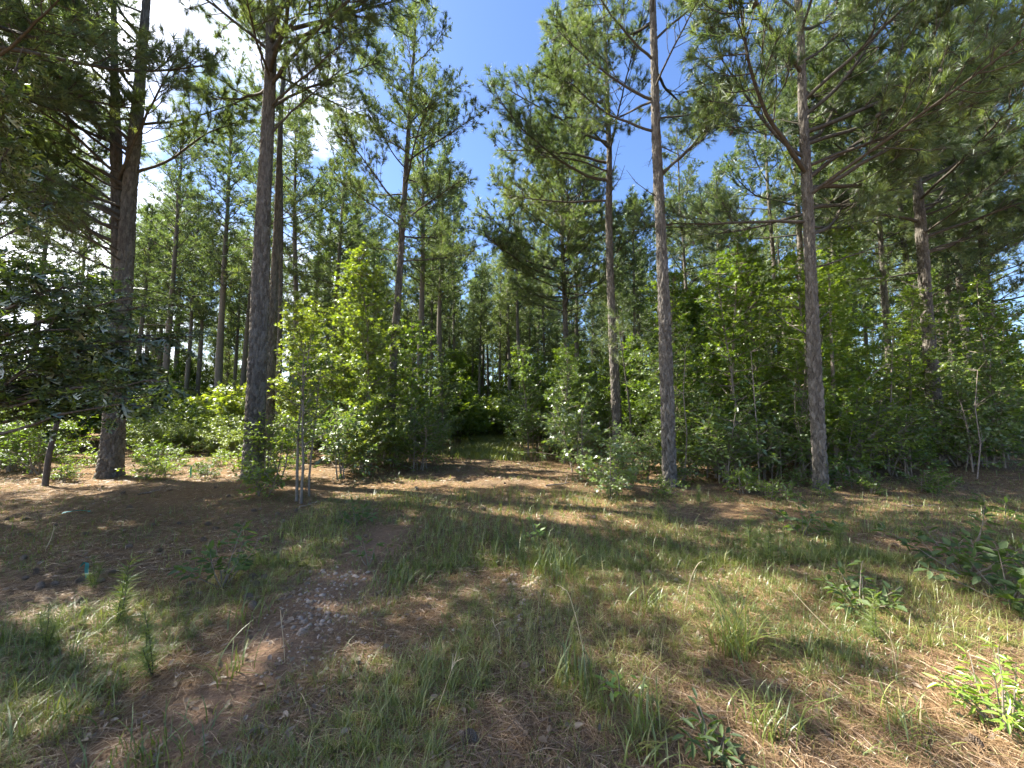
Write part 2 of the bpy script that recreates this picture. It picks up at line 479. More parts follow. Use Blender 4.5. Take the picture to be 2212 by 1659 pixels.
def pine_branch(seed, L=3.2, k=26, W=0.0075, live=True, sec_n=13, up0=0.10, wood_sides=5):
    g = np.random.default_rng(seed)
    wood, nd = MB(), MB()
    main = curve_pts(g, (0, 0, 0), (1, 0, g.uniform(-.05, .2)), L, 12, .07, g.uniform(.0, .04))
    s = np.linspace(0, 1, 13)
    tube(wood, main, .034 * L / 3.2 * (1 - .85 * s) + .004, wood_sides)
    pos, dirs = [], []
    if not live:
        for i in range(5):
            t = g.uniform(.35, .95); b = main[int(t * 12)]
            sp = curve_pts(g, b, (.6, g.choice([-1, 1]) * .8, g.uniform(-.2, .4)), g.uniform(.2, .7), 4, .15, .02)
            tube(wood, sp, np.linspace(.008, .002, 5), 3)
        return wood.mesh('dead_branch', M['limb'], True), None
    pos.append(main[-1]); dirs.append(main[-1] - main[-2])
    for i in range(sec_n):
        t = .28 + .70 * (i + g.uniform(0, .8)) / sec_n
        f = t * 12; b = main[int(f)] * (1 - f % 1) + main[min(12, int(f) + 1)] * (f % 1)
        sg = 1 if i % 2 else -1
        ln = L * (.14 + .36 * (1 - t)) * g.uniform(.7, 1.2)
        sec = curve_pts(g, b, (.75, sg * g.uniform(.5, 1.1), g.uniform(-.15, .35)), ln, 6, .12, up0)
        tube(wood, sec, np.linspace(.012, .004, 7), 3)
        pos.append(sec[-1]); dirs.append(sec[-1] - sec[-2])
        for m in range(2 + int(ln * 6)):
            tt = g.uniform(.3, .98); bb = sec[int(tt * 6)]
            tw = curve_pts(g, bb, norm(sec[-1] - sec[0]) + g.normal(size=3) * .65 + np.array([0, 0, .25]), g.uniform(.14, .42), 3, .15, .12)
            tube(wood, tw, np.linspace(.006, .003, 4), 3)
            pos.append(tw[-1]); dirs.append(tw[-1] - tw[-2])
            if g.uniform() < .2:
                pos.append(tw[1]); dirs.append(tw[2] - tw[0])
    for i in g.choice(len(pos), 5, replace=False):
        c = pos[i] - norm(dirs[i]) * .12; ax = norm(g.normal(size=3) + np.array([0, 0, -1.2]))
        tube(wood, [c, c + ax * .02, c + ax * .055, c + ax * .085], [.008, .026, .022, .003], 6)
    needles(nd, g, np.array(pos), np.array(dirs), k, .185, W, 10, 68, .11)
    return wood.mesh('branch', M['limb'], True), nd.mesh('needles', M['needle'])

BR = [pine_branch(100 + i, 3.2, 44, .0085, sec_n=18) for i in range(9)]            # near limbs
BRF = [pine_branch(140 + i, 3.2, 22, .016, sec_n=16, wood_sides=4) for i in range(6)]   # for trees further in
BRD = [pine_branch(180 + i, 2.4, live=False) for i in range(4)]

def trunk_at(pts, z):
    a = np.array(pts)
    return np.array([np.interp(z, a[:, 2], a[:, 0]), np.interp(z, a[:, 2], a[:, 1]), z])

def add_branch(root, pts, z, az, el, length, g, lib, dead=False):
    p = trunk_at(pts, z)
    w, nd = (BRD if dead else lib)[int(g.integers(len(BRD if dead else lib)))]
    sc = length / (2.4 if dead else 3.2)
    b = obj('dead_branch' if dead else 'branch', w, root, p, (g.uniform(-.4, .4), -el, az), (sc, sc * g.uniform(.85, 1.15), sc))
    if nd is not None:
        obj('needles', nd, b)

def pine(label, base, H, r0, lean, seed, crown0, maxlen, nb, lib=None, near=True, azbias=None, extra=(), name='pine_tree',
         group=None, sides=84, bend=.12, dead=4, second=None, toplen=.8, biasp=.5):
    """lean: horizontal offset (x, y) of the stem per metre of height"""
    g = np.random.default_rng(seed)
    lib = lib or BR
    root = thing(name, label, 'tree', base, 0, 1, group)
    zs = np.linspace(-.15, H, 9)
    wob = np.cumsum(g.normal(size=(9, 2)) * bend / 2, 0); wob -= wob[0]; wob *= np.linspace(0, 1, 9)[:, None] * .9
    pts = np.stack([lean[0] * zs + wob[:, 0], lean[1] * zs + wob[:, 1], zs], 1)
    t = np.linspace(0, 1, 9)
    rad = r0 * (1 - .78 * t ** 1.15); rad[-1] = .02
    obj('trunk', trunk_mesh(pts, rad, sides if near else 12, .045 if near else .6, near, seed), root)
    stems = [(pts, crown0)]
    if second:
        z0, dx, dy, r2 = second
        p0 = trunk_at(pts, z0)
        zz = np.linspace(z0, H * .97, 8)
        tt = (zz - z0)
        spread = 1 - np.exp(-tt / 1.2)
        p2 = np.stack([p0[0] + dx * (tt + .6 * spread), p0[1] + dy * (tt + .6 * spread), zz], 1)
        rad2 = r2 * (1 - .8 * (tt / tt[-1]) ** 1.2); rad2[-1] = .02
        obj('trunk', trunk_mesh(p2, rad2, sides - 12, .055, near, seed + 3), root)
        stems.append((p2, max(crown0, z0 + .8)))
    for pp, c0 in stems:
        n = nb if len(stems) == 1 else int(nb * .65)
        for i in range(n):
            f = (i + g.uniform(0, .9)) / n
            z = c0 + (H - .3 - c0) * f
            if azbias is not None and g.uniform() < biasp:
                az = azbias + g.uniform(-.9, .9)
            else:
                az = i * 2.39996 + g.uniform(-.5, .5)
            L = max(toplen, maxlen * (1 - f ** 2.2 * .7) * g.uniform(.65, 1.1) * (1 if f > .08 else .8))
            el = R(6 + 46 * f ** 1.2) + g.uniform(-.18, .2)
            add_branch(root, pp, z, az, el, L, g, lib)
        add_branch(root, pp, H - .25, g.uniform(0, 6), R(80), 1.2, g, lib)
        for i in range(dead):
            add_branch(root, pp, c0 * g.uniform(.55, 1.0), g.uniform(0, 6.28), g.uniform(-.1, .4), g.uniform(.5, 1.9), g, lib, True)
    for (z, az, el, L) in extra:
        add_branch(root, pts, z, R(az), R(el), L, g, lib)
    return root

def stem_lean(base, u, v):
    """lean so that the stem passes the photograph position (u, v) at the base's depth"""
    q = P(u, v, base.y)
    return ((q.x - base.x) / (q.z - base.z), 0.0)

def near_pine(label, bu, bv, tu, tv, wpx, depth=None, **kw):
    b = G(bu, bv) if depth is None else None
    if b is None:
        q = P(bu, 893, depth); b = on_ground(q.x, q.y)
    lean = stem_lean(b, tu, tv)
    kw.setdefault('H', 17)
    H = kw.pop('H')
    r0 = .84 * wpx * b.y / FPX / 2
    return pine(label, b, H, r0, (lean[0], kw.pop('leany', 0.0)), kw.pop('seed'), kw.pop('crown0'), kw.pop('maxlen'), kw.pop('nb'), **kw)

# azimuth: 0 = right (+x), 90 = away, 180 = left, -90 = toward the camera
near_pine('large dark pine forking into two stems behind the oak leaves at left', 237, 1025, 312, 0, 43, seed=11, H=16, crown0=5.4,
          maxlen=4.4, nb=36, azbias=R(215), biasp=.88, second=(4.3, -.125, .03, .15), dead=3,
          extra=((6.2, 178, 12, 5.0), (7.0, 190, 16, 5.2), (7.8, 170, 20, 5.0), (8.8, 185, 24, 4.6), (8.2, 15, 22, 3.6), (9.6, 5, 12, 3.0)))
near_pine('tall straight pine with thick plated trunk left of the path', 545, 1038, 586, 0, 44, seed=12, H=17, crown0=9.2,
          maxlen=3.7, nb=22, dead=3, extra=((8.5, 5, 38, 2.8), (9.3, 20, 30, 3.6), (9.9, -20, 14, 4.4), (10.2, -50, 8, 4.4), (10.0, 150, 45, 2.6), (10.8, -5, 14, 4.6), (10.8, -35, 18, 4.2), (11.3, 10, 20, 4.6), (11.8, -15, 22, 4.4)))
near_pine('slender pine with ascending limbs rising behind the yellow-green sweetgum', 838, 1003, 884, 40, 19, seed=13, H=16, crown0=6.4,
          maxlen=2.8, nb=36, dead=3)
near_pine('pine right of the path with dead limbs reaching left and bush at its foot', 1336, 1002, 1298, 0, 23, seed=14, H=16.5, crown0=9.3,
          maxlen=3.5, nb=20, dead=5, azbias=R(180), extra=((8.6, 172, 6, 3.6), (9.3, 190, 4, 4.4), (9.9, 165, 8, 4.2), (10.6, 185, 10, 4.4)))
near_pine('tall thick pine standing at the front edge right of the path', 1446, 1048, 1414, 0, 31, seed=15, H=17, crown0=8.6,
          maxlen=3.4, nb=20, dead=5, extra=((7.2, 20, 42, 3.4), (7.3, -10, 30, 2.6), (9.2, 180, 10, 3.0), (8.4, 172, 14, 2.8)))
near_pine('right-hand pine with sunlit lower trunk and sweeping low limbs', 1773, 1055, 1721, 110, 28, seed=16, H=17, crown0=5.6,
          maxlen=4.4, nb=36, dead=4, azbias=R(25), extra=((5.6, 20, 12, 4.2), (6.2, 40, 18, 4.6), (6.6, -15, 16, 4.6), (6.9, 10, 24, 4.6), (7.4, 170, 30, 3.6), (5.9, 165, -4, 3.6), (7.8, 30, 30, 4.6), (8.4, 0, 26, 4.4)))
near_pine('far-right pine with trunk half hidden by sweetgum foliage', 2028, 1006, 1980, 350, 28, seed=17, H=17, crown0=6.6,
          maxlen=4.6, nb=44, dead=4, azbias=R(0), extra=((6.6, 0, 6, 4.6), (7.1, -30, 8, 4.6), (8, 20, 12, 4.8), (8.8, 180, 14, 4.0), (6.0, 175, -5, 2.8)))
near_pine('round-crowned pine standing at the end of the path', 1230, 967, 1205, 400, 16, seed=18, H=15.0, crown0=6.4, maxlen=4.5, nb=70,
          toplen=2.5, dead=4, depth=18, lib=BRF)
near_pine('thin pine just behind the tall plated pine left of the path', 583, 980, 604, 300, 22, seed=19, crown0=11.5, maxlen=2.0, nb=18, depth=13, lib=BRF)
near_pine('second thin pine visible between the plated pine and the sweetgum', 601, 960, 612, 300, 15, seed=20, crown0=10.5, maxlen=2.2, nb=20, depth=17, lib=BRF, sides=36)
near_pine('dark trunk close behind the sunlit right-hand pine', 1745, 1000, 1735, 600, 16, seed=21, crown0=7.5, maxlen=3.4, nb=26, depth=13.5, lib=BRF, sides=36)
near_pine('pale thin pine trunk among the sweetgums right of centre', 1697, 985, 1668, 560, 11, seed=22, crown0=9, maxlen=2.4, nb=22, depth=14.5, lib=BRF, sides=36)
near_pine('straight pine deep in the sweetgum thicket at right', 1930, 975, 1898, 560, 15, seed=23, crown0=8, maxlen=3.4, nb=28, depth=16, lib=BRF, sides=36)
near_pine('pine immediately right of the far-right pine', 2075, 960, 2045, 640, 15, seed=24, crown0=7, maxlen=3.6, nb=28, depth=17, lib=BRF, sides=36)
near_pine('rightmost leaning pine beside the glimpse of road', 2175, 965, 2142, 700, 16, seed=25, crown0=5.5, maxlen=3.6, nb=32, depth=16.5, lib=BRF, sides=36)
near_pine('thin pine paired with the rightmost leaning pine', 2150, 950, 2132, 700, 12, seed=26, crown0=6, maxlen=3.0, nb=28, depth=19, lib=BRF, sides=30)
near_pine('thin sunlit pine stem right of the tall front pine', 1498, 960, 1478, 600, 9.5, seed=27, crown0=7.5, maxlen=2.8, nb=28, depth=20, lib=BRF, sides=30)
# pines added just outside the left of the view to shade the clearing
SHADE_PINES = [(-12.2, 6.2, 6.5, 17), (-18, 9, 7, 17), (-9.7, 6.6, 7.6, 12.0)]
for i, (x, y, c, hh) in enumerate(SHADE_PINES):
    pine(['pine beyond the left edge of the view, behind the oak', 'pine far beyond the left edge of the view', 'shorter pine just beyond the left edge of the view'][i], on_ground(x, y), hh, .2, (rnd.uniform(-.02, .02), 0), 60 + i, c, 4.0, 22,
         lib=BRF, sides=30, group='pines beyond the left edge')

# pines further in: trunk, limbs and crown
def far_crown(seed, H=16, c0=7.5, maxlen=2.9, nb=80, k=10, W=.028):
    g = np.random.default_rng(seed)
    wood, nd = MB(), MB(); pos, dirs = [], []
    for i in range(nb):
        f = (i + g.uniform(0, .9)) / nb
        z = c0 + (H - .3 - c0) * f; az = i * 2.39996 + g.uniform(-.5, .5)
        L = max(.7, maxlen * (1 - f ** 3.5 * .55) * (.6 + .4 * min(1, f * 3)) * g.uniform(.35, 1.25) * (.65 + .35 * math.sin(az * 2 + seed + z * .8))); el = R(2 + 52 * f ** 1.3) + g.uniform(-.2, .25)
        d = np.array([math.cos(az) * math.cos(el), math.sin(az) * math.cos(el), math.sin(el)])
        pth = curve_pts(g, (0, 0, z), d, L, 6, .07, .03)
        tube(wood, pth, np.linspace(.03, .008, 7), 3)
        for m in range(int(8 + L * 9)):
            t = g.uniform(.35, 1); b = pth[int(t * 5.99)]
            e = b + norm(g.normal(size=3) + d * .9 + np.array([0, 0, .3])) * g.uniform(.15, .2 + .5 * (1 - t) * L / 2)
            pos.append(e); dirs.append(e - b + np.array([0, 0, .15]))
            if g.uniform() < .3: tube(wood, np.array([b, (b + e) / 2, e]), .008, 3)
    needles(nd, g, np.array(pos), np.array(dirs), k, .24, W, 12, 85, .14)
    return wood.mesh('limbs', M['limb'], True), nd.mesh('crown', M['needle'])
FC = [far_crown(300 + i, c0=[7.2, 6.0, 8.2, 6.6, 5.0, 7.6][i], maxlen=[3.5, 3.9, 3.1, 4.0, 3.4, 3.0][i]) for i in range(6)]
YC = [far_crown(320 + i, H=9.5, c0=1.2, maxlen=2.3, nb=80) for i in range(3)]
def far_trunk(seed):
    g = np.random.default_rng(seed); zs = np.linspace(-.2, 16, 8)
    w = np.cumsum(g.normal(size=(8, 2)) * .07, 0); w -= w[0]
    return trunk_mesh(np.stack([w[:, 0] * .4, w[:, 1] * .4, zs], 1), .17 * (1 - .85 * np.linspace(0, 1, 8)) + .005, 10, .4, False, seed)
FT = [far_trunk(330 + i) for i in range(4)]

def far_pine(label, x, y, s, group, seed, young=False):
    g = np.random.default_rng(seed)
    root = thing('pine_tree', label, 'tree', on_ground(x, y), g.uniform(0, 6.28), 1, group)
    lib = YC if young else FC
    k = int(g.integers(len(lib)))
    root.rotation_euler = (g.normal() * .02, g.normal() * .02, g.uniform(0, 6.28))
    obj('trunk', FT[int(g.integers(len(FT)))], root, scale=(s * g.uniform(.8, 1.15) * (.6 if young else 1),) * 2 + (s * (.6 if young else 1),))
    obj('limbs', lib[k][0], root, scale=s)
    obj('crown', lib[k][1], root, scale=s)
    return root
PLACED = []
def fp(label, u, depth, s=1.0, group=None):
    q = P(u, 893, depth); PLACED.append((q.x, q.y)); far_pine(label, q.x, q.y, s, group, int(u * 7 + depth * 13))
fp('thin pine standing in the left gap before the white cloud', 397, 24, 1.0)
fp('leaning slender pine right of the thin pine in the left gap', 424, 26, .95)
fp('pine standing left of the sweetgum top, backed by cloud', 758, 24, 1.0)
fp('dark pine trunk between the plated pine and the sweetgum', 668, 23, .98)
fp('taller of the two pines left of the path end', 950, 21, 1.0)
fp('shorter of the two pines left of the path end', 931, 25, .95)
fp('pine closing the far end of the path', 1078, 34, .95)
fp('thin dark pine stem left of the path end', 1032, 30, .8)
fp('pine close right of the round-crowned pine', 1250, 25, 1.0)
fp('far pine left of the round-crowned pine', 1180, 32, 1.0)
fp('pine seen between the two tall pines right of the path', 1372, 24, .95)
fp('pale pine behind the thicket right of the tall front pine', 1560, 22, .95)
fp('thicker pale pine behind the thicket', 1583, 26, 1.05)
fp('pine seen through the gap left of the right-hand pine', 1645, 27, 1.0)
fp('pine behind the right-hand pine sweetgum foliage', 1830, 22, 1.0)
fp('far pine left of the leaning double pine', 310, 28, 1.0)
fp('far pine at the extreme left behind the oak', 150, 22, 1.0)
fp('far pine behind the forked pine at left', 215, 30, 1.0)
for lab, u, d, sc in [('full-crowned pine left of centre in the left gap', 350, 21, 1.12), ('full-crowned pine right of centre in the left gap', 470, 20, 1.1),
        ('full-crowned pine close left of the plated pine', 515, 25, 1.2), ('full-crowned pine close right of the thin paired pines', 640, 19.5, 1.1),
        ('full-crowned pine above the glowing sweetgum', 715, 20.5, 1.15), ('full-crowned pine right of the slender ascending pine', 905, 19, 1.1),
        ('full-crowned pine at the far left behind the oak', 60, 20, 1.1), ('tall pine filling the gap left of the path end', 985, 27, 1.15),
        ('tall pine filling the gap right of the path end', 1130, 27, 1.1)]:
    fp(lab, u, d, sc)
ORD = 'first second third fourth fifth sixth seventh eighth ninth tenth eleventh twelfth thirteenth fourteenth fifteenth sixteenth seventeenth eighteenth nineteenth twentieth'.split() + [t + w for t in ('twenty-', 'thirty-', 'forty-') for w in 'first second third fourth fifth sixth seventh eighth ninth'.split()]
ZONES = [(-47, -29, 30, 'slender background pine beyond the left clearing', 'background pines left'),
         (-29, -4, 30, 'background pine behind the sweetgum left of the path', 'background pines centre-left'),
         (-4, 18, 30, 'background pine behind the path end', 'background pines centre'),
         (18, 38, 28, 'background pine behind the right thicket', 'background pines right'),
         (38, 52, 22, 'background pine at the far right of the stand', 'background pines far right')]
for a0, a1, d0, lab, grp in ZONES:
    n = 0; tries = 0; made = {}
    target = int((a1 - a0) * (1.7 if a1 < -20 else 2.4 if a1 < 20 else 1.9))
    while n < target and tries < 900:
        tries += 1
        a = R(rnd.uniform(a0, a1)); d = rnd.uniform(d0, 62)
        x, y = d * math.sin(a), d * math.cos(a)
        if any((x - p) ** 2 + (y - q) ** 2 < 4.5 for p, q in PLACED): continue
        if abs(x + .08 * y - .4) < 1.6 and y < 36: continue
        PLACED.append((x, y)); n += 1
        yg = n % 4 == 0
        made.setdefault(yg, []).append((x / y, far_pine(lab.replace('background pine', 'low bushy young pine') if yg else lab, x, y, rnd.uniform(.85, 1.2), grp + (', young' if yg else ''), 1000 + len(PLACED), yg)))
    for grp_ in made.values():
        for i, (_, o) in enumerate(sorted(grp_, key=lambda m: m[0])): o['label'] += ', ' + ORD[i] + ' from left'

# ------------------------------------------------------------------ broad-leaved saplings and bushes
def sapling(seed, H, Rr, prim, leaf, size, mat, per=6, stems=1, t0=.12, conical=.8, twig=.34, dense=7.0, wood='smooth_bark', upright=.5, r0=None):
    g = np.random.default_rng(seed)
    wd, lf = MB(), MB(); lp, ld = [], []
    for s in range(stems):
        off = (0, 0, -.05) if stems == 1 else (g.normal() * .12, g.normal() * .12, -.05)
        az0 = g.uniform(0, 6.28); tilt = 0.03 if stems == 1 else g.uniform(.1, .45)
        h = H * (1 if s == 0 else g.uniform(.6, .98))
        st = curve_pts(g, off, (math.cos(az0) * tilt, math.sin(az0) * tilt, 1), h, 14, .035, .04)
        rb = r0 or (.006 + .0065 * H)
        tube(wd, st, rb * (1 - .85 * np.linspace(0, 1, 15)) + .002, 6)
        for i in range(prim // stems):
            t = t0 + (1 - t0) * (i + g.uniform(0, .9)) / (prim // stems)
            b = st[min(14, int(t * 14))]
            prof = (1 - t) * conical + (1 - conical) * math.sin(math.pi * min(1, t * .9 + .1)) + .12
            L = max(.2, Rr * prof * g.uniform(.5, 1.15) * (1.5 if g.uniform() < .16 else 1)); az = i * 2.39996 + g.uniform(-.5, .5)
            el = upright + g.uniform(-.35, .3)
            pr = curve_pts(g, b, (math.cos(az), math.sin(az), math.tan(el)), L, 6, .1, .03)
            tube(wd, pr, np.linspace(.3 * rb + .003, .002, 7), 4)
            for m in range(2 + int(L * dense)):
                tt = g.uniform(.2, 1); bb = pr[int(tt * 5.99)]
                d = norm(pr[-1] - pr[0]) * .7 + g.normal(size=3) * np.array([.7, .7, .4])
                tw = curve_pts(g, bb, d, g.uniform(.5, 1.1) * twig * (1.15 - .5 * tt), 3, .15, .0)
                tube(wd, tw, np.linspace(.003, .0015, 4), 3)
                for kk in range(per):
                    q = g.uniform(.1, 1) * 3; a = tw[int(min(2, q))]; e = tw[int(min(2, q)) + 1]
                    lp.append(a + (e - a) * (q % 1)); ld.append(norm(e - a) * .5 + g.normal(size=3) * np.array([.8, .8, .35]) + np.array([0, 0, -.18]))
    lp, ld = np.array(lp), np.array(ld); n = len(lp)
    lp = lp + norm(ld) * size * .25
    nrm = norm(np.array([0, 0, 1.0]) + g.normal(size=(n, 3)) * .45)
    add_leaves(lf, g, leaf, lp, ld, nrm, size * g.uniform(.6, 1.2, n), np.clip(g.normal(.5, .28, n), 0, 1))
    return wd.mesh('stem', M[wood], True), lf.mesh('foliage', M[mat]), n

SAP = {}
def mk(name, n, *a, **k):
    SAP[name] = [sapling(500 + 17 * len(SAP) + i, *a, **k)[:2] for i in range(n)]
mk('gum_tall', 3, 7.0, 1.9, 64, 'star', .115, 'leaf', per=10, conical=.6)
mk('gum', 3, 4.2, 1.45, 52, 'star', .11, 'leaf', per=10)
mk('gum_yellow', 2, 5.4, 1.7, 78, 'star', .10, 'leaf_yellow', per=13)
mk('bush', 3, 2.1, 1.35, 42, 'simple', .10, 'leaf', per=9, stems=6, conical=.45, upright=.55, twig=.5, dense=5)
mk('bush_pale', 2, 1.7, 1.2, 38, 'simple', .11, 'leaf_pale', per=8, stems=5, conical=.45, upright=.5, twig=.5, dense=5)
mk('bush_gum', 2, 1.8, 1.25, 38, 'star', .11, 'leaf_pale', per=9, stems=5, conical=.5, twig=.5, dense=5)
mk('fine', 2, 2.2, 1.2, 48, 'lance', .11, 'leaf', per=10, stems=5, conical=.4, twig=.45)
mk('low', 3, .6, .6, 24, 'simple', .08, 'leaf', per=6, stems=5, conical=.4, twig=.2, dense=9)
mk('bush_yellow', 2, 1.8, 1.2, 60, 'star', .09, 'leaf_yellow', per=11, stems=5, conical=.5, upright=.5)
mk('gum_pale', 2, 4.0, 1.4, 46, 'star', .105, 'leaf_pale', per=10)
mk('tupelo', 2, 5.0, 1.5, 34, 'simple', .12, 'leaf', per=7, conical=.4, upright=.35)
mk('far_bush', 3, 3.0, 1.7, 70, 'diamond', .2, 'leaf', per=8, stems=4, conical=.4, twig=.45)
mk('far_tree', 3, 6.5, 2.2, 72, 'diamond', .22, 'leaf', per=8, conical=.6, twig=.5)
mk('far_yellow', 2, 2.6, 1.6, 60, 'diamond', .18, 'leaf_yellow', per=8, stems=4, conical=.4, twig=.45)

def plant(kind, label, pos, s=1.0, cat='sapling', group=None, seed=0, name=None, sz=None):
    g = random.Random(seed * 31 + 5)
    w, l = SAP[kind][g.randrange(len(SAP[kind]))]
    root = thing(name or ('shrub' if 'bush' in kind or kind in ('fine', 'low') else 'sweetgum_sapling'), label, cat, pos, g.uniform(0, 6.28), 1, group)
    sc = (s, s, s * (sz or 1))
    obj('stem', w, root, scale=sc); obj('foliage', l, root, scale=sc)
    return root

# named, prominent ones
plant('gum_yellow', 'glowing yellow-green sweetgum left of the path', G(800, 1012), 1.25, seed=1)
plant('gum_yellow', 'second yellow-green sweetgum behind the glowing one', P(735, 893, 12.2) * Vector((1, 1, 0)) if False else on_ground(-5.2, 12.4), .95, seed=2)
plant('gum', 'darker sweetgum leaning toward the path from the left thicket', G(885, 1003), 1.1, seed=3)
plant('bush_pale', 'bright pale-leaved bush at the front left of the glowing sweetgum', G(738, 1035), 1.0, 'shrub', seed=4)
plant('fine', 'fine-leaved arching bush at the left edge of the path', G(905, 1018), .95, 'shrub', seed=5)
plant('bush_yellow', 'yellow-green bush skirting the foot of the glowing sweetgum', G(775, 1022), .95, 'shrub', seed=31)
plant('bush_yellow', 'yellow-green bush at the right foot of the glowing sweetgum', G(850, 1012), .9, 'shrub', seed=32)
plant('low', 'low leafy bush at the foot of the plated pine', G(560, 1075), 1.0, 'shrub', seed=6)
plant('bush', 'leafy bush hugging the trunk of the plated pine', G(585, 1040), .8, 'shrub', seed=7)
plant('gum', 'light green sweetgum at the right edge of the path', G(1160, 975), 1.05, seed=8)
plant('bush_gum', 'sunlit sweetgum bush at the corner right of the path', G(1262, 1022), 1.15, 'shrub', seed=9)
plant('bush_gum', 'low star-leaved bush in front of the pine with dead limbs', G(1325, 1072), .72, 'shrub', seed=10)
plant('bush_gum', 'pale leafy bush between the two tall pines right of the path', G(1385, 1035), .75, 'shrub', seed=11)
plant('bush_pale', 'white-glinting broad-leaved bush right of the tall front pine', G(1560, 1040), 1.15, 'shrub', seed=12)
plant('low', 'small white-glinting bush at the foot of the white-glinting broad-leaved one', G(1610, 1062), .9, 'shrub', seed=13)
plant('bush', 'dark bush between the tall front pine and the white-glinting bush', G(1500, 1020), 1.15, 'shrub', seed=14)
plant('low', 'low bush at the foot of the sunlit right-hand pine', G(1810, 1050), 1.0, 'shrub', seed=15)
plant('bush', 'yellow-green bush beside the far-right pine', G(2110, 1010), 1.05, 'shrub', seed=16)
plant('low', 'low weed at the base of the tall front pine', G(1440, 1075), .6, 'shrub', seed=17)

# thicket members
def free(x, y, rr, lst): return all((x - a) ** 2 + (y - b) ** 2 > rr * rr for a, b in lst)
TH = []
def thicket(n, u0, u1, d0, d1, kinds, label, group, smin=.8, smax=1.15, rr=1.0, cat='sapling'):
    k = t = 0; made = []
    while k < n and t < 600:
        t += 1
        d = rnd.uniform(d0, d1); q = P(rnd.uniform(u0, u1), 893, d)
        x, y = q.x, q.y
        pathx = -.085 * y + .35
        if abs(x - pathx) < (1.3 if y < 14 else 1.0) and y < 27: continue
        if not free(x, y, rr, TH): continue
        TH.append((x, y)); k += 1
        made.append((x / y, plant(rnd.choice(kinds), label, on_ground(x, y), rnd.uniform(smin, smax), cat, group, seed=2000 + len(TH))))
    if True:
        for i, (_, o) in enumerate(sorted(made, key=lambda m: m[0])): o['label'] = label + ', ' + ORD[i] + ' from left'
thicket(14, 640, 960, 12.5, 18, ['gum', 'gum_pale', 'bush_yellow', 'gum_yellow'], 'leafy sapling in the thicket behind the glowing sweetgum', 'thicket left of the path')
thicket(20, 1120, 1330, 12, 21, ['gum', 'gum_pale', 'bush_gum', 'tupelo'], 'sweetgum sapling in the thicket right of the path', 'thicket right of the path')
thicket(20, 1440, 1800, 10.2, 16, ['gum_tall', 'tupelo', 'gum_tall', 'gum_pale'], 'tall dark green sweetgum between the tall front pine and the right-hand pine', 'sweetgums right of centre', .85, 1.15, 1.1)
thicket(22, 1790, 2180, 10.5, 17, ['gum_tall', 'tupelo', 'gum_pale', 'gum_pale'], 'dark green sweetgum in the thicket at the right', 'sweetgums at the right', .8, 1.1, 1.2)
thicket(20, 1440, 1990, 9.6, 12, ['bush', 'bush', 'bush_gum'], 'dense dark bush filling the base of the right thicket', 'bushes at the base of the right thicket', .8, 1.15, .8, 'shrub')
thicket(14, 1950, 2212, 11.5, 16, ['bush', 'fine', 'bush'], 'green bush at the far right edge of the clearing', 'bushes at the far right', .8, 1.2, .8, 'shrub')
thicket(10, -60, 130, 10, 15, ['fine', 'bush', 'fine'], 'soft green bush at the far left edge', 'bushes at the far left', .7, 1.1, .9, 'shrub')
thicket(26, 300, 640, 16.5, 24, ['far_yellow', 'far_bush', 'far_yellow', 'far_yellow'], 'sunlit yellow-green bush at the back of the left clearing', 'bushes behind the left clearing', .4, 1.15, 1.1, 'shrub')
thicket(9, 300, 530, 14.2, 16.8, ['bush_yellow'], 'glowing low yellow bush at the back of the left clearing', 'glowing bushes in the left clearing', .5, .9, .9, 'shrub')  # the glow of sun on these bushes is in their leaf colour
thicket(24, 0, 420, 16, 28, ['far_bush', 'far_tree', 'far_bush'], 'background bush behind the forked pine', 'background bushes left', .7, 1.1, 1.6, 'shrub')
thicket(34, 560, 1010, 18, 36, ['far_tree', 'far_bush', 'far_bush'], 'background undergrowth left of the path end', 'background undergrowth left of centre', .7, 1.15, 1.6, 'shrub')
thicket(34, 1100, 1500, 20, 36, ['far_tree', 'far_bush', 'far_bush'], 'background undergrowth right of the path end', 'background undergrowth right of centre', .7, 1.15, 1.6, 'shrub')
thicket(36, 1500, 2212, 17, 34, ['far_tree', 'far_bush', 'far_tree'], 'background undergrowth behind the right thicket', 'background undergrowth right', .8, 1.2, 1.8, 'shrub')
thicket(14, 960, 1120, 24, 36, ['far_yellow', 'far_yellow', 'far_bush'], 'dark bush closing the end of the path', 'bushes closing the path', .8, 1.1, 1.4, 'shrub')  # mostly leaves with sunlight in their colour, to brighten the shaded path end
thicket(22, 60, 640, 9.2, 15, ['low'], 'low leafy weed on the straw of the left clearing', 'weeds in the left clearing', .45, 1.1, .7, 'weed')
thicket(10, 1250, 2150, 7.4, 9.4, ['low'], 'low leafy weed along the front edge of the right thicket', 'weeds before the right thicket', .4, .9, .7, 'weed')
thicket(12, 960, 1110, 38, 54, ['far_tree', 'far_bush'], 'background undergrowth far beyond the path end', 'background undergrowth beyond the path', .9, 1.5, 1.2, 'shrub')
thicket(40, -100, 800, 32, 55, ['far_tree'], 'background undergrowth far behind the left clearing', 'background undergrowth far left', .9, 1.4, 1.8, 'shrub')
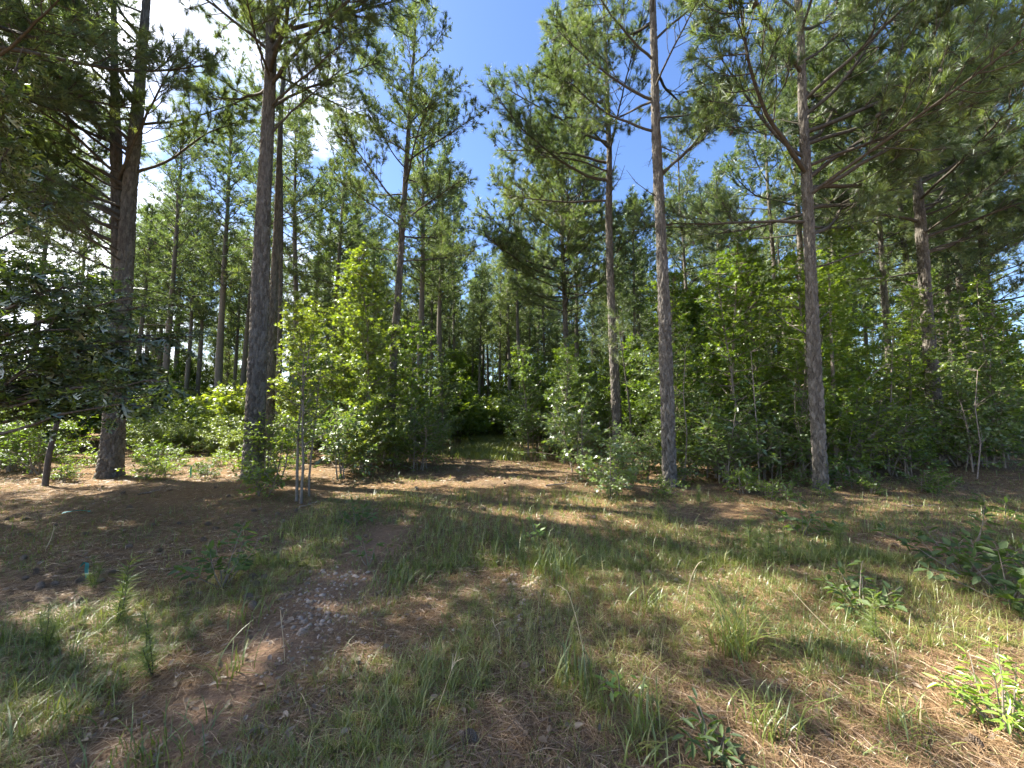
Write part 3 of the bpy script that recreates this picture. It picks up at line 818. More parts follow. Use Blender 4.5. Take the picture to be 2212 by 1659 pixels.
def crooked(label, base, paths, rads, foliage, s):
    root = thing('crooked_hardwood', label, 'tree', base)
    for pth, rr in zip(paths, rads):
        mb = MB(); a = np.array([np.array(p - base) for p in pth]); t = np.linspace(0, 1, len(a)); tn = np.linspace(0, 1, 16)
        sm = np.stack([np.interp(tn, t, a[:, i]) for i in range(3)], 1)
        for _ in range(2): sm[1:-1] = (sm[:-2] + 2 * sm[1:-1] + sm[2:]) / 4
        tube(mb, sm, np.linspace(rr, rr * .35, 16), 8); obj('trunk', mb.mesh('trunk', M['smooth_bark'], True), root)
    if foliage: obj('foliage', SAP[foliage][0][1], root, scale=s)
b = G(1806, 1032)
crooked('crooked grey hardwood forking beside the sunlit right-hand pine', b, [[b, P(1803, 900, b.y), P(1797, 760, b.y + .1), P(1790, 560, b.y + .3)],
        [P(1806, 950, b.y), P(1838, 860, b.y - .2), P(1880, 812, b.y - .3), P(1930, 775, b.y - .4)]], [.06, .03], 'gum_tall', .95)
for i, (lab, pts) in enumerate([('bare pale stem leaning in the thicket left of the far-right pine', [(1845, 1008), (1870, 960), (1882, 910), (1895, 870)]),
        ('thin bare sapling stem right of the white-glinting bush', [(1640, 1040), (1636, 940), (1628, 840), (1622, 760)]),
        ('dead forked stem before the thicket right of the far-right pine', [(2110, 1030), (2118, 960), (2106, 880), (2112, 800)]),
        ('grey bare stem between the tall front pine and the dark bush', [(1478, 1040), (1484, 940), (1476, 850), (1480, 760)])]):
    b = G(*pts[0]); mb = MB(); a = np.array([np.array(P(u, v, b.y) - b) if k else np.array((0, 0, -.03)) for k, (u, v) in enumerate(pts)])
    g = np.random.default_rng(i); tube(mb, a, np.linspace(.018, .006, len(a)), 6)
    for k in range(1, len(a)):
        for _ in range(3):
            tw = curve_pts(g, a[k], (g.normal(), g.normal(), .6), g.uniform(.2, .6), 4, .15, .05); tube(mb, tw, np.linspace(.006, .002, 5), 4)
    o = obj('bare_stem', mb.mesh('bare_stem', M['wood'], True), None, b); tag(o, lab, 'dead stem')
# thin stems: bare-footed saplings left of the path
for i, (u, v, tu) in enumerate([(640, 1085, 655), (650, 1090, 668), (668, 1072, 682)]):
    b = G(u, v); 
    root = thing('thin_sapling', ['leftmost of three thin bare-stemmed saplings left of the path', 'middle of three thin bare-stemmed saplings left of the path',
                 'rightmost of three thin bare-stemmed saplings left of the path'][i], 'sapling', b, i * 1.3)
    w, l, _ = sapling(900 + i, 3.1 - .2 * i, .55, 20, 'simple', .085, 'leaf', per=5, t0=.35, conical=.3, dense=5)
    obj('stem', w, root); obj('foliage', l, root)

# young pine beside the pine with dead limbs
def young_pine(seed, H, r, L0, n):
    g = np.random.default_rng(seed); wd, nd = MB(), MB(); pos, dirs = [], []
    st = curve_pts(g, (0, 0, -.05), (0, 0, 1), H, 10, .02, .02)
    tube(wd, st, np.linspace(r, .006, 11), 6)
    for i in range(n):
        t = .55 + .45 * i / n; b = st[min(10, int(t * 10))]; az = i * 2.4
        br = curve_pts(g, b, (math.cos(az), math.sin(az), .5), L0 * (1.25 - t) * g.uniform(.7, 1.2) + .15, 4, .1, .12)
        tube(wd, br, np.linspace(.009, .004, 5), 3)
        for j in (2, 3, 4): pos.append(br[j]); dirs.append(br[j] - br[j - 1])
    needles(nd, g, np.array(pos), np.array(dirs), 34, .2, .007, 12, 80, .16)
    return wd.mesh('trunk', M['limb'], True), nd.mesh('needles', M['needle'])
w, l = young_pine(950, 5.0, .042, 1.4, 26)
root = thing('young_pine', 'young thin-stemmed pine between the two tall pines right of the path', 'tree', G(1368, 1012))
obj('trunk', w, root); obj('needles', l, root)

# ------------------------------------------------------------------ oak overhanging from the left
def oak():
    g = np.random.default_rng(77)
    base = on_ground(-8.4, 5.6)
    root = thing('oak_tree', 'dark oak overhanging the left edge with drooping lobed leaves', 'tree', base)
    zs = np.array([-.1, .8, 1.8, 3.0, 4.5, 6.0, 7.2])
    pts = np.stack([.1 * np.sin(zs), .08 * np.cos(zs * 1.3), zs], 1)
    obj('trunk', trunk_mesh(pts, [.15, .12, .11, .095, .07, .04, .015], 20, .1, False, 5, 'oak_bark'), root)
    leafme = []
    for i in range(3):
        mb = MB(); tv, tt = LEAF['oak']; v = tv.copy()
        v[:, 2] += [-.35, -.15, .05][i] * v[:, 0] ** 2 + [.5, 1.2, .2][i] * v[:, 1] ** 2
        mb.add(v, t=tt, tint=[.35, .6, .95][i]); leafme.append(mb.mesh('leaf', M['leaf_oak']))
    limbs = [  # end points relative to world
        (1.6, P(250, 735, 5.4)), (1.9, P(330, 790, 5.8)), (1.5, P(130, 790, 5.0)), (2.4, P(300, 690, 5.6)), (2.2, P(420, 720, 5.6)),
        (2.9, P(120, 640, 5.0)), (2.6, P(200, 600, 5.6)), (3.4, P(60, 560, 5.0)), (3.9, P(30, 470, 5.2)), (5.2, P(20, 200, 5.4)), (5.4, P(60, 110, 5.8)),
        (1.2, P(400, 850, 5.9)), (3.0, P(10, 700, 4.4)), (2.0, P(60, 760, 4.6)), (4.4, P(110, 400, 6.2)), (4.6, P(30, 330, 6)), (4.2, P(150, 440, 6.4))]
    for _ in range(26):
        v = g.uniform(590, 880); u = g.uniform(20, 300 + 160 * min(1, (v - 560) / 140)); limbs.append((1.0 + (880 - v) / 160, P(u, v, g.uniform(4.6, 6.2))))
    cand = []
    for z, end in limbs:
        a = np.array([.05, 0, z]); e = np.array(end - base)
        mid = (a + e) / 2 + np.array([0, 0, .25])
        t = np.linspace(0, 1, 9)[:, None]
        pth = (1 - t) ** 2 * a + 2 * t * (1 - t) * mid + t ** 2 * e + g.normal(size=(9, 3)) * .03
        wd, lf = MB(), MB()
        tube(wd, pth, np.linspace(.035, .005, 9), 5)
        lp, ld = [], []
        for m in range(11):
            tt = g.uniform(.5, 1); b = pth[int(tt * 7.99)]
            d = norm(pth[-1] - pth[0]) * .8 + g.normal(size=3) * np.array([.6, .6, .35])
            tw = curve_pts(g, b, d, g.uniform(.25, .6), 4, .15, -.02)
            tube(wd, tw, np.linspace(.006, .002, 5), 3)
            for kk in range(8):
                q = min(3.99, 1 + 3 * g.uniform() ** .6); a_ = tw[int(q)] + (tw[int(q) + 1] - tw[int(q)]) * (q % 1)
                lp.append(a_); ld.append(norm(tw[-1] - tw[0]) * .5 + g.normal(size=3) * np.array([.7, .7, .3]) + np.array([0, 0, -.38]))
        br = obj('branch', wd.mesh('branch', M['oak_bark'], True), root)
        lp, ld = np.array(lp), norm(np.array(ld)); n = len(lp)
        nrm = norm(np.array([0, 0, 1.0]) + g.normal(size=(n, 3)) * .4)
        size = .19 * g.uniform(.7, 1.25, n)
        own = min(7, n)                       # the largest leaves are pieces of their own
        for i in range(own):
            x = Vector(ld[i]); yv = Vector(nrm[i]).cross(x).normalized(); zv = x.cross(yv)
            mt = Matrix((x, yv, zv)).transposed().to_4x4()
            mt.translation = Vector(lp[i])
            o = obj('leaf', leafme[int(g.choice([0, 0, 1, 1, 2, 2]))], br)
            o.matrix_local = mt @ Matrix.Scale(size[i] * 1.12, 4)
        add_leaves(lf, g, 'oak', lp[own:], ld[own:], nrm[own:], size[own:], np.clip(g.normal(.42, .2, n - own), 0, 1))
        f = obj('foliage', lf.mesh('foliage', M['leaf_oak']), br); tag(f, kind='stuff')
oak()
# the smaller oak whose bent trunk shows at far left
b = G(98, 1042)
root = thing('small_oak', 'small tree with bent dark trunk at the far left', 'tree', b)
w, l, _ = sapling(970, 5.2, 1.7, 34, 'oak', .17, 'leaf_oak', per=5, t0=.42, conical=.3, wood='oak_bark', r0=.06, dense=5)
obj('trunk', w, root); obj('foliage', l, root)

# ------------------------------------------------------------------ small plants with leaves one can pick apart
def leaf_mesh(kind, mat, tint, curl=.1):
    mb = MB(); tv, tt = LEAF[kind]; v = tv.copy(); v[:, 2] -= curl * v[:, 0] ** 2
    mb.add(v, t=tt, tint=tint); return mb.mesh('leaf', M[mat])
def leafy_plant(name, label, pos, seed, H, spread, nstem, nleaf, size, kind, mat, cat='seedling', el=(.55, 1.15), clus=1, group=None):
    g = np.random.default_rng(seed)
    lm = [leaf_mesh(kind, mat, t, c) for t, c in ((.2, .05), (.5, .15), (.85, .25))]
    root = thing(name, label, cat, pos, g.uniform(0, 6.28), 1, group)
    wd = MB(); spots = []
    for s in range(nstem):
        az = s * 2.4 + g.uniform(-.4, .4); e = g.uniform(*el) if s else 1.4
        L = H * (1 if s == 0 else g.uniform(.55, .95))
        d = (math.cos(az) * math.cos(e) * spread, math.sin(az) * math.cos(e) * spread, math.sin(e))
        st = curve_pts(g, (0, 0, -.02), d, L, 8, .08, .02)
        tube(wd, st, np.linspace(.006, .0015, 9), 5)
        spots.append(st)
    obj('stem', wd.mesh('stem', M['smooth_bark'], True), root)
    for i in range(nleaf):
        st = spots[i % nstem]; f = g.uniform(.25, 1) ** .8 * 7.99
        p = st[int(f)] + (st[int(f) + 1] - st[int(f)]) * (f % 1)
        for c in range(clus):
            d = norm(norm(st[-1] - st[0]) * .4 + g.normal(size=3) * np.array([.9, .9, .35]))
            nr = norm(np.array([0, 0, 1.0]) + g.normal(size=3) * .35)
            x = Vector(d); yv = Vector(nr).cross(x).normalized(); zv = x.cross(yv)
            mt = Matrix((x, yv, zv)).transposed().to_4x4(); mt.translation = Vector(p + d * .02)
            o = obj('leaf', lm[int(g.integers(3))], root)
            o.matrix_local = mt @ Matrix.Scale(size * g.uniform(.65, 1.2), 4)
    return root
leafy_plant('leafy_seedling', 'bluish-green leafy seedling standing alone on the straw at left', G(480, 1275), 41, .62, 1.0, 8, 130, .085, 'simple', 'leaf_blue')
leafy_plant('hickory_seedling', 'dark broad-leaved seedling at the right edge of the clearing', G(2090, 1260), 42, .8, 1.3, 12, 230, .095, 'simple', 'leaf_blue')
leafy_plant('hickory_seedling', 'lower dark broad-leaved seedling in front of the one at the right edge', G(2185, 1330), 43, .55, 1.4, 10, 190, .095, 'simple', 'leaf_blue')
leafy_plant('hickory_seedling', 'shaded lobed seedling in the dark patch right of centre', G(1860, 1330), 44, .4, 1.4, 8, 110, .08, 'simple', 'leaf_blue')
leafy_plant('leafy_seedling', 'small shaded seedling on the straw below the right-hand pine', G(1735, 1165), 45, .48, 1.2, 7, 90, .10, 'simple', 'leaf_blue')
leafy_plant('lime_shrub', 'bright lime-green shrub at the lower right edge', G(2165, 1600), 46, .42, 1.1, 14, 290, .055, 'lance', 'leaf_lime', 'shrub')
leafy_plant('leafy_seedling', 'small dark seedling left of the grassy centre', G(795, 1225), 47, .28, 1.0, 3, 16, .09, 'simple', 'leaf_blue')
leafy_plant('leafy_seedling', 'small bright seedling on the grassy track', G(1160, 1168), 48, .3, 1.0, 4, 26, .08, 'simple', 'leaf_lime')
leafy_plant('trailing_weed', 'dark leafy weed at the bottom edge right of centre', G(1540, 1650), 49, .22, 1.5, 7, 70, .07, 'lance', 'leaf_blue', 'weed')
leafy_plant('leafy_seedling', 'spreading dark seedling at the left edge of the track', G(765, 1135), 50, .35, 1.5, 6, 60, .09, 'simple', 'leaf_blue')
leafy_plant('leafy_seedling', 'tiny pale seedling near the right edge of the clearing', G(2170, 1130), 51, .35, 1.0, 4, 30, .09, 'simple', 'leaf_lime')
leafy_plant('leafy_seedling', 'little seedling with upright leaves in the grass at lower right', G(1340, 1520), 52, .22, .9, 3, 18, .06, 'simple', 'leaf_lime')

# pine seedlings
def seedling_meshes(seed, H):
    g = np.random.default_rng(seed); wd, nd = MB(), MB(); pos, dirs = [], []
    for s in range(3):
        az = g.uniform(0, 6.28)
        st = curve_pts(g, (0, 0, -.02), (math.cos(az) * .2 * s, math.sin(az) * .2 * s, 1), H * (1 - .22 * s), 8, .05, .02)
        tube(wd, st, np.linspace(.003, .0015, 9), 4)
        for j in range(2, 9): pos.append(st[j]); dirs.append(st[j] - st[j - 1])
    needles(nd, g, np.array(pos), np.array(dirs), 18, .10, .004, 30, 85, .05, .12)
    return wd.mesh('stem', M['limb'], True), nd.mesh('needles', M['seedling'])
M['seedling'] = foliage('pine_seedling_needles', [(0, (.09, .13, .035)), (.5, (.14, .19, .05)), (1, (.21, .25, .07))], (1.4, 1.4, .5), .35, .04)
SD = [seedling_meshes(980 + i, .38) for i in range(3)]
for i, (u, v, s, lab) in enumerate([
    (1895, 1400, .9, 'bright feathery pine seedling in the sunlit patch at right'), (250, 1350, 1.35, 'feathery pine seedling at the left in the grass'),
    (205, 1270, .8, 'small feathery pine seedling near the teal ribbon'), (1620, 1205, 1.2, 'feathery pine seedling on the right track shoulder'),
    (1660, 1230, 1.1, 'pine seedling beside the one on the right track shoulder'), (1426, 1140, .9, 'pine seedling in front of the tall front pine'),
    (1295, 1205, .55, 'tiny pine seedling in the middle of the track'), (1445, 1200, .6, 'tiny pine seedling right of the track middle'),
    (1815, 1205, 1.1, 'pine seedling right of the shaded seedling'), (1510, 1090, .9, 'pine seedling by the foot of the right thicket'),
    (330, 1450, 1.1, 'pine seedling in the grass at lower left'), (95, 1400, .9, 'pine seedling among litter at the far left')]):
    root = thing('pine_seedling', lab, 'seedling', G(u, v), i * 1.7, s)
    obj('stem', SD[i % 3][0], root); obj('needles', SD[i % 3][1], root)

# ------------------------------------------------------------------ grass
def blades(mb, g, x, y, L, W, lean, tint, segs=3, z=None):
    n = len(x)
    z = height(x, y) if z is None else z
    az = g.uniform(0, 2 * math.pi, n); d = np.stack([np.cos(az), np.sin(az), np.zeros(n)], 1)
    sd_az = az + math.pi / 2 + g.uniform(-.5, .5, n)
    sd = np.stack([np.cos(sd_az), np.sin(sd_az), np.zeros(n)], 1) * (W / 2)[:, None]
    base = np.stack([x, y, z - .01], 1)
    rows = []
    for i in range(segs):
        t = i / segs
        c = base + d * (lean * L * t * t)[:, None]
        c[:, 2] += L * t * (1 - .45 * lean * t)
        w = 1 - t * .55
        rows += [c - sd * w, c + sd * w]
    tip = base + d * (lean * L)[:, None]; tip[:, 2] += L * (1 - .45 * lean)
    rows.append(tip)
    v = np.stack(rows, 1); m = v.shape[1]
    off = (np.arange(n) * m)[:, None]
    mb.add(v.reshape(-1, 3))
    k0 = mb.n - n * m
    for i in range(segs - 1):
        mb.q.append((off + np.array([2 * i, 2 * i + 1, 2 * i + 3, 2 * i + 2])) + k0); mb.tq.append(tint)
    mb.t.append(off + np.array([2 * segs - 2, 2 * segs - 1, 2 * segs]) + k0); mb.tt.append(tint)

def path_x(y): return -.085 * y + .35
def grass_density(x, y):
    d = vnoise(x, y, .9, 1) * .5 + vnoise(x, y, .35, 2) * .35 + vnoise(x, y, 2.2, 3) * .35
    d = np.clip((d - .30) * 2.6, 0, 1)
    # straw stays bare under the left pines, on the right shoulder and between the wheel tracks
    d = d * np.where((x < -2.3 - .15 * y) & (y > 3.6), .3, 1)
    d = d * np.where((y > 7.5) & (y < 14), .4, 1)
    d = d * np.where((x > 2.5) & (y > 4.6), .7, 1)
    rut = np.exp(-((x + 1.55 + .02 * y) / .42) ** 2)
    d = d * (1 - .85 * rut * (y < 5.5))
    sunny = np.exp(-(((x - 1.9) / .9) ** 2 + ((y - 2.15) / .35) ** 2)); d = d * (1 - .6 * sunny)
    far = (y > 15) & (np.abs(x - path_x(y)) < 1.8); d = np.where(far, .9, d)
    strip = np.exp(-((x - path_x(y) - .1) / .5) ** 2) * ((y > 4.5) & (y < 8)); d = np.maximum(d, strip * .7)
    return np.clip(d, 0, .8) * np.where((y > 3.2) & (y < 8), 1.0, 1)
def scatter(g, n, y0, y1, extra=.4, power=1.6):
    y = y0 + (y1 - y0) * g.uniform(0, 1, n) ** power
    x = g.uniform(-1, 1, n) * (1.36 * y + extra)
    return x, y
def build_grass():
    g = np.random.default_rng(21); mb = MB()
    for (n, y0, y1, L0, W0, segs) in ((200000, 1.2, 4.2, .135, .0036, 3), (130000, 4.0, 9.5, .155, .0065, 2), (50000, 9, 26, .2, .014, 2)):
        x, y = scatter(g, n, y0, y1)
        # gather into clumps
        cx = np.round(x / .16 + vnoise(x, y, .3, 9)) * .16; cyy = np.round(y / .16 + vnoise(x, y, .3, 10)) * .16
        pull = (g.uniform(0, 1, n) < .55)
        x = np.where(pull, cx + (x - cx) * .4, x); y = np.where(pull, cyy + (y - cyy) * .4, y)
        den = grass_density(x, y)
        keep = g.uniform(0, 1, n) < den
        x, y, den = x[keep], y[keep], den[keep]; n = len(x)
        L = L0 * (.4 + .6 * den) * (g.uniform(.35, 1.1, n) + 1.2 * (g.uniform(0, 1, n) > .94)) * (.8 + .5 * vnoise(x, y, .5, 5))
        dry = vnoise(x, y, .7, 6) * .5 + vnoise(x, y, 2.1, 8) * .4 + g.normal(0, .2, n)
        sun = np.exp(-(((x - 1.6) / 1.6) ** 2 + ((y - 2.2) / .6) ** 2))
        tint = np.clip(dry * .85 - .03 + .15 * sun, 0, 1)  # paler tint painted into the blades as the pool of sunlight at right
        blades(mb, g, x, y, L, W0 * g.uniform(.6, 1.3, n), g.uniform(.15, 1.3, n), tint, segs)
    n = 15000; y = g.uniform(13.2, 29, n); x = path_x(y) + g.normal(0, .75, n)
    blades(mb, g, x, y, .30 * g.uniform(.5, 1.3, n), .018 * g.uniform(.6, 1.3, n), g.uniform(.15, 1.0, n), np.clip(g.normal(.42, .15, n), 0, 1), 2)
    o = obj('grass', mb.mesh('grass', M['grass']))
    tag(o, 'patchy green and straw-coloured grass over the clearing and track', 'grass', kind='stuff')
build_grass()

def clump(label, u, v, n, L, W, tint, seed, rad=.09, lean=(.2, 1.1), name='grass_clump'):
    g = np.random.default_rng(seed); p = G(u, v); mb = MB()
    x = g.normal(0, rad, n); y = g.normal(0, rad, n)
    blades(mb, g, x, y, L * g.uniform(.45, 1.1, n), W * g.uniform(.7, 1.2, n), g.uniform(*lean, n), np.clip(g.normal(tint, .15, n), 0, 1), 5, z=np.zeros(n))
    o = obj(name, mb.mesh('grass_clump', M['grass']), None, p); tag(o, label, 'grass clump'); return o
clump('tall sunlit grass clump at the edge of the bright patch at right', 1590, 1425, 150, .50, .007, .42, 1, .09)
clump('long-bladed grass clump in the centre foreground', 1235, 1480, 34, .36, .011, .42, 2, .06, (.1, .8))
clump('stiff upright grass clump right of centre in the foreground', 1400, 1580, 40, .30, .010, .45, 3, .07, (.1, .9))
clump('pale grass clump at the bottom right of centre', 1395, 1650, 60, .16, .008, .55, 4, .06)
clump('dark grass clump in the shade below the bright patch', 1660, 1590, 70, .30, .007, .38, 5, .08)
clump('dense green grass clump in the middle of the track', 1195, 1250, 120, .34, .008, .22, 6, .12)
clump('wispy grass clump at the lower left', 500, 1465, 30, .30, .008, .35, 7, .07)
clump('grass clump beside the pebbly rut', 545, 1350, 26, .34, .009, .35, 8, .07)
clump('leaning grass clump at the bottom left', 150, 1540, 60, .26, .007, .35, 9, .09)
clump('thick grass clump at the bottom edge left of centre', 330, 1640, 120, .20, .007, .25, 10, .14)
clump('short bright grass clump near the lower right shrub', 1960, 1600, 60, .2, .007, .5, 11, .08)
clump('grass clump at the left end of the green strip', 860, 1260, 80, .26, .008, .28, 12, .11)
clump('grass clump in the far sunlit strip on the track', 1000, 1085, 90, .34, .011, .5, 13, .16)
clump('green grass clump beside the far sunlit strip', 880, 1100, 90, .32, .011, .42, 14, .18)
clump('arched grass clump near the pebbles in the centre', 1390, 1330, 60, .28, .008, .4, 15, .1)

def stalk(label, pts, r=.0026, head=0, seed=0):
    g = np.random.default_rng(seed); mb = MB(); pts = [np.array(p) for p in pts]; b = pts[0].copy()
    a = np.array([p - b for p in pts]); t = np.linspace(0, 1, len(a)); tn = np.linspace(0, 1, 12)
    sm = np.stack([np.interp(tn, t, a[:, i]) for i in range(3)], 1)
    for _ in range(2): sm[1:-1] = (sm[:-2] + 2 * sm[1:-1] + sm[2:]) / 4
    tube(mb, sm, np.linspace(r, r * .5, 12), 5, .5)
    for i in range(head):
        j = 11 - int(g.integers(0, 3)); d = norm(sm[-1] - sm[-2] + g.normal(size=3) * .02)
        tw = curve_pts(g, sm[j], d + g.normal(size=3) * .5, .07, 3, .1, 0)
        tube(mb, tw, np.linspace(.003, .001, 4), 3, .7)
    o = obj('grass_stalk', mb.mesh('grass_stalk', M['dry_stalk'], True), None, Vector(b)); tag(o, label, 'grass stalk')
def st(label, bu, bv, *tops, **k):
    b = G(bu, bv); stalk(label, [b] + [P(u, v, b.y + dy) for u, v, dy in tops], **k)
st('long pale dry stalk leaning left over the bright patch', 1825, 1405, (1760, 1330, .1), (1702, 1266, .2), r=.0042)
st('tall seed stalk with bent head in the centre foreground', 1270, 1485, (1255, 1370, 0), (1226, 1270, .02), (1213, 1276, .02), r=.003, head=2)
st('thin dry stalk standing right of the leaning pale stalk', 1880, 1420, (1866, 1375, 0), r=.003)
st('thin straight stalk near the lime-green shrub', 1940, 1470, (1930, 1400, 0), (1920, 1370, 0), r=.003, head=2)
st('pale stalk pointing right beside the lime-green shrub', 2030, 1440, (2060, 1425, .1), (2098, 1412, .1), r=.003)
st('seed stalk branching at left of the centre foreground', 940, 1560, (960, 1490, 0), (985, 1420, 0), r=.0025, head=5)
st('arched seed stalk at left of the centre clump', 1080, 1400, (1078, 1365, 0), (1066, 1350, 0), r=.0025, head=4)
st('upright seed stalk in the left foreground grass', 615, 1440, (612, 1380, 0), (606, 1330, 0), r=.0025, head=3)
st('dry stalk leaning right in the far left straw', 100, 1180, (110, 1165, 0), (117, 1140, 0), r=.006, head=3)
st('dry grass stalk arching above the pebbles at right', 1478, 1345, (1490, 1250, 0), (1510, 1212, 0), (1524, 1215, 0), r=.004)

# ------------------------------------------------------------------ litter
def build_straw():
    g = np.random.default_rng(31); mb = MB()
    for n, y0, y1, W in ((90000, 1.2, 4.0, .0020), (50000, 4, 10, .0045), (16000, 9, 18, .009)):
        x, y = scatter(g, n, y0, y1, power=1.4)
        kp = g.uniform(0, 1, n) > .75 * np.exp(-((x + 1.6) / .38) ** 2) * (y < 5.5)
        x, y = x[kp], y[kp]; n = len(x)
        az = g.uniform(0, 6.28, n); L = .15 * g.uniform(.4, 1.1, n)
        z = height(x, y) + g.uniform(.002, .022, n)
        a = np.stack([x, y, z], 1)
        d = np.stack([np.cos(az), np.sin(az), g.normal(0, .09, n)], 1)
        s = np.stack([-np.sin(az), np.cos(az), g.normal(0, .5, n)], 1) * W / 2
        b = a + d * L[:, None] / 2 + np.stack([np.zeros(n), np.zeros(n), g.uniform(0, .01, n)], 1)
        c = a + d * L[:, None]
        v = np.stack([a - s, a + s, b - s, b + s, c], 1).reshape(-1, 3)
        off = (np.arange(n) * 5)[:, None]
        tint = np.clip(g.normal(.5, .25, n), 0, 1)
        mb.add(v); k0 = mb.n - len(v)
        mb.q.append(off + np.array([0, 1, 3, 2]) + k0); mb.tq.append(tint)
        mb.t.append(off + np.array([2, 3, 4]) + k0); mb.tt.append(tint)
    o = obj('pine_straw', mb.mesh('pine_straw', M['straw']))
    tag(o, 'reddish-brown fallen pine needles matted over the forest floor', 'pine straw', kind='stuff')
build_straw()

def litter_leaf(seed):
    g = np.random.default_rng(seed); mb = MB(); kind = ['simple', 'oak', 'simple', 'oak'][seed % 4]
    tv, tt = LEAF[kind]; v = tv.copy()
    v[:, 1] *= 1.15
    v[:, 2] += .25 * np.sin(v[:, 0] * 3 + seed) * .5 + g.uniform(.3, 1.6) * v[:, 1] ** 2 + g.normal(0, .02, len(v))
    mb.add(v, t=tt, tint=g.uniform(.1, 1)); return mb.mesh('fallen_leaf', M['deadleaf'])
LL = [litter_leaf(i) for i in range(6)]
g = np.random.default_rng(33)
n = 0
while n < 130:
    u, v = (g.uniform(20, 900), g.uniform(1290, 1650)) if g.uniform() < .55 else (g.uniform(700, 2190), g.uniform(1400, 1655))
    p = G(u, v)
    o = obj('fallen_leaf', LL[int(g.integers(6))], None, p + Vector((0, 0, .018)), (g.normal() * .35, g.normal() * .35, g.uniform(0, 6.28)), .058 * g.uniform(.6, 1.25))
    tag(o, 'curled grey-brown fallen leaf lying in the foreground litter', 'leaf', 'fallen leaves in the foreground'); n += 1
def build_leaf_litter():
    g = np.random.default_rng(35); mb = MB()
    x, y = scatter(g, 3600, 1.5, 12, power=1.5); n = len(x)
    keep = g.uniform(0, 1, n) < np.where(x < -1, 1, .45); x, y = x[keep], y[keep]; n = len(x)
    az = g.uniform(0, 6.28, n)
    d = np.stack([np.cos(az), np.sin(az), g.normal(0, .25, n)], 1); nr = norm(np.array([0, 0, 1.]) + g.normal(size=(n, 3)) * .35)
    add_leaves(mb, g, 'simple', np.stack([x, y, height(x, y) + .02], 1), d, nr, .05 * g.uniform(.6, 1.2, n), g.uniform(0, 1, n))
    o = obj('leaf_litter', mb.mesh('leaf_litter', M['deadleaf'])); tag(o, 'scattered dry brown leaves over the pine straw', 'leaf litter', kind='stuff')
build_leaf_litter()

# pine cones
def cone_mesh(seed):
    g = np.random.default_rng(seed); mb = MB(); n = 90
    tube(mb, [(-.045, 0, 0), (-.02, 0, 0), (.02, 0, 0), (.045, 0, 0)], [.006, .016, .014, .004], 6)
    for i in range(n):
        t = i / n; x = -.046 + .095 * t; r = .034 * math.sin(math.pi * (.12 + .83 * t)) ** .7; a = i * 2.39996
        e = np.array([.45 - .2 * t, math.cos(a), math.sin(a)]); e = e / np.linalg.norm(e)
        c = np.array([x, 0, 0]); s = np.cross(e, (1, 0, 0)); s = s / np.linalg.norm(s)
        tip = c + e * r * 1.05; w = .009
        up = np.cross(s, e)
        mb.add([c + s * .003, c - s * .003, tip - s * w * .8 - up * .0015, tip + s * w * .8 - up * .0015, tip + e * .006 + up * .004, tip + up * .003 + s * w * .8, tip + up * .003 - s * w * .8],
               t=[(0, 1, 2), (0, 2, 3), (3, 2, 4), (4, 6, 5), (0, 5, 6), (0, 6, 1), (3, 4, 5), (2, 6, 4)], tint=g.uniform(0, 1))
    return mb.mesh('pine_cone', M['cone'])
CN = [cone_mesh(i) for i in range(3)]
spots = [(1540, 1108), (1640, 1200), (1705, 1130), (1480, 1225), (1105, 1370), (1010, 1615), (770, 1140), (790, 1165), (735, 1110), (630, 1240), (330, 1390), (405, 1290),
         (85, 1270), (120, 1265), (240, 1240), (280, 1180), (120, 1130), (60, 1150), (330, 1130), (20, 1330), (1560, 1245), (1750, 1115), (1820, 1110), (1360, 1170), (1170, 1120),
         (1645, 1385), (1525, 1475), (2110, 1640), (600, 1120), (640, 1110), (700, 1125), (450, 1135), (160, 1360), (1000, 1150), (900, 1060), (1050, 1040), (990, 1025), (1090, 1055)]
for i in range(60):
    spots.append((rnd.uniform(0, 640), rnd.uniform(1045, 1330)) if i < 38 else (rnd.uniform(900, 2200), rnd.uniform(1010, 1250)))
for i, (u, v) in enumerate(spots):
    p = G(u, v)
    lab = 'brown open pine cone on the straw at left' if u < 700 else ('brown open pine cone on the track or the straw at right' if v < 1400 else 'brown open pine cone in the bottom foreground')
    o = obj('pine_cone', CN[i % 3], None, p + Vector((0, 0, .018)), (rnd.uniform(0, 6), rnd.uniform(-.4, .4), rnd.uniform(0, 6.28)), rnd.uniform(.55, .9))
    tag(o, lab, 'pine cone', lab.replace('brown open pine cone', 'pine cones'))

# pebbles of the old gravel track
def stone_mesh(seed):
    g = np.random.default_rng(seed); mb = MB(); rows, cols = 5, 8
    v = [(0, 0, .5)]; 
    for i in range(1, rows):
        for j in range(cols):
            a, b = math.pi * i / rows, 2 * math.pi * j / cols
            s = 1 + g.normal() * .12
            v.append((math.sin(a) * math.cos(b) * s * .75, math.sin(a) * math.sin(b) * s * .55, math.cos(a) * .42))
    v.append((0, 0, -.42)); t = []; q = []
    for j in range(cols):
        t.append((0, 1 + j, 1 + (j + 1) % cols)); t.append((len(v) - 1, 1 + (rows - 2) * cols + (j + 1) % cols, 1 + (rows - 2) * cols + j))
        for i in range(rows - 2):
            q.append((1 + i * cols + j, 1 + (i + 1) * cols + j, 1 + (i + 1) * cols + (j + 1) % cols, 1 + i * cols + (j + 1) % cols))
    return np.array(v), t, q
SV = [stone_mesh(i) for i in range(5)]
SM = []
for i, (v, t, q) in enumerate(SV):
    mb = MB(); mb.add(v, t=t, q=q, tint=.15 + .18 * i); SM.append(mb.mesh('pebble', M['stone'], True))
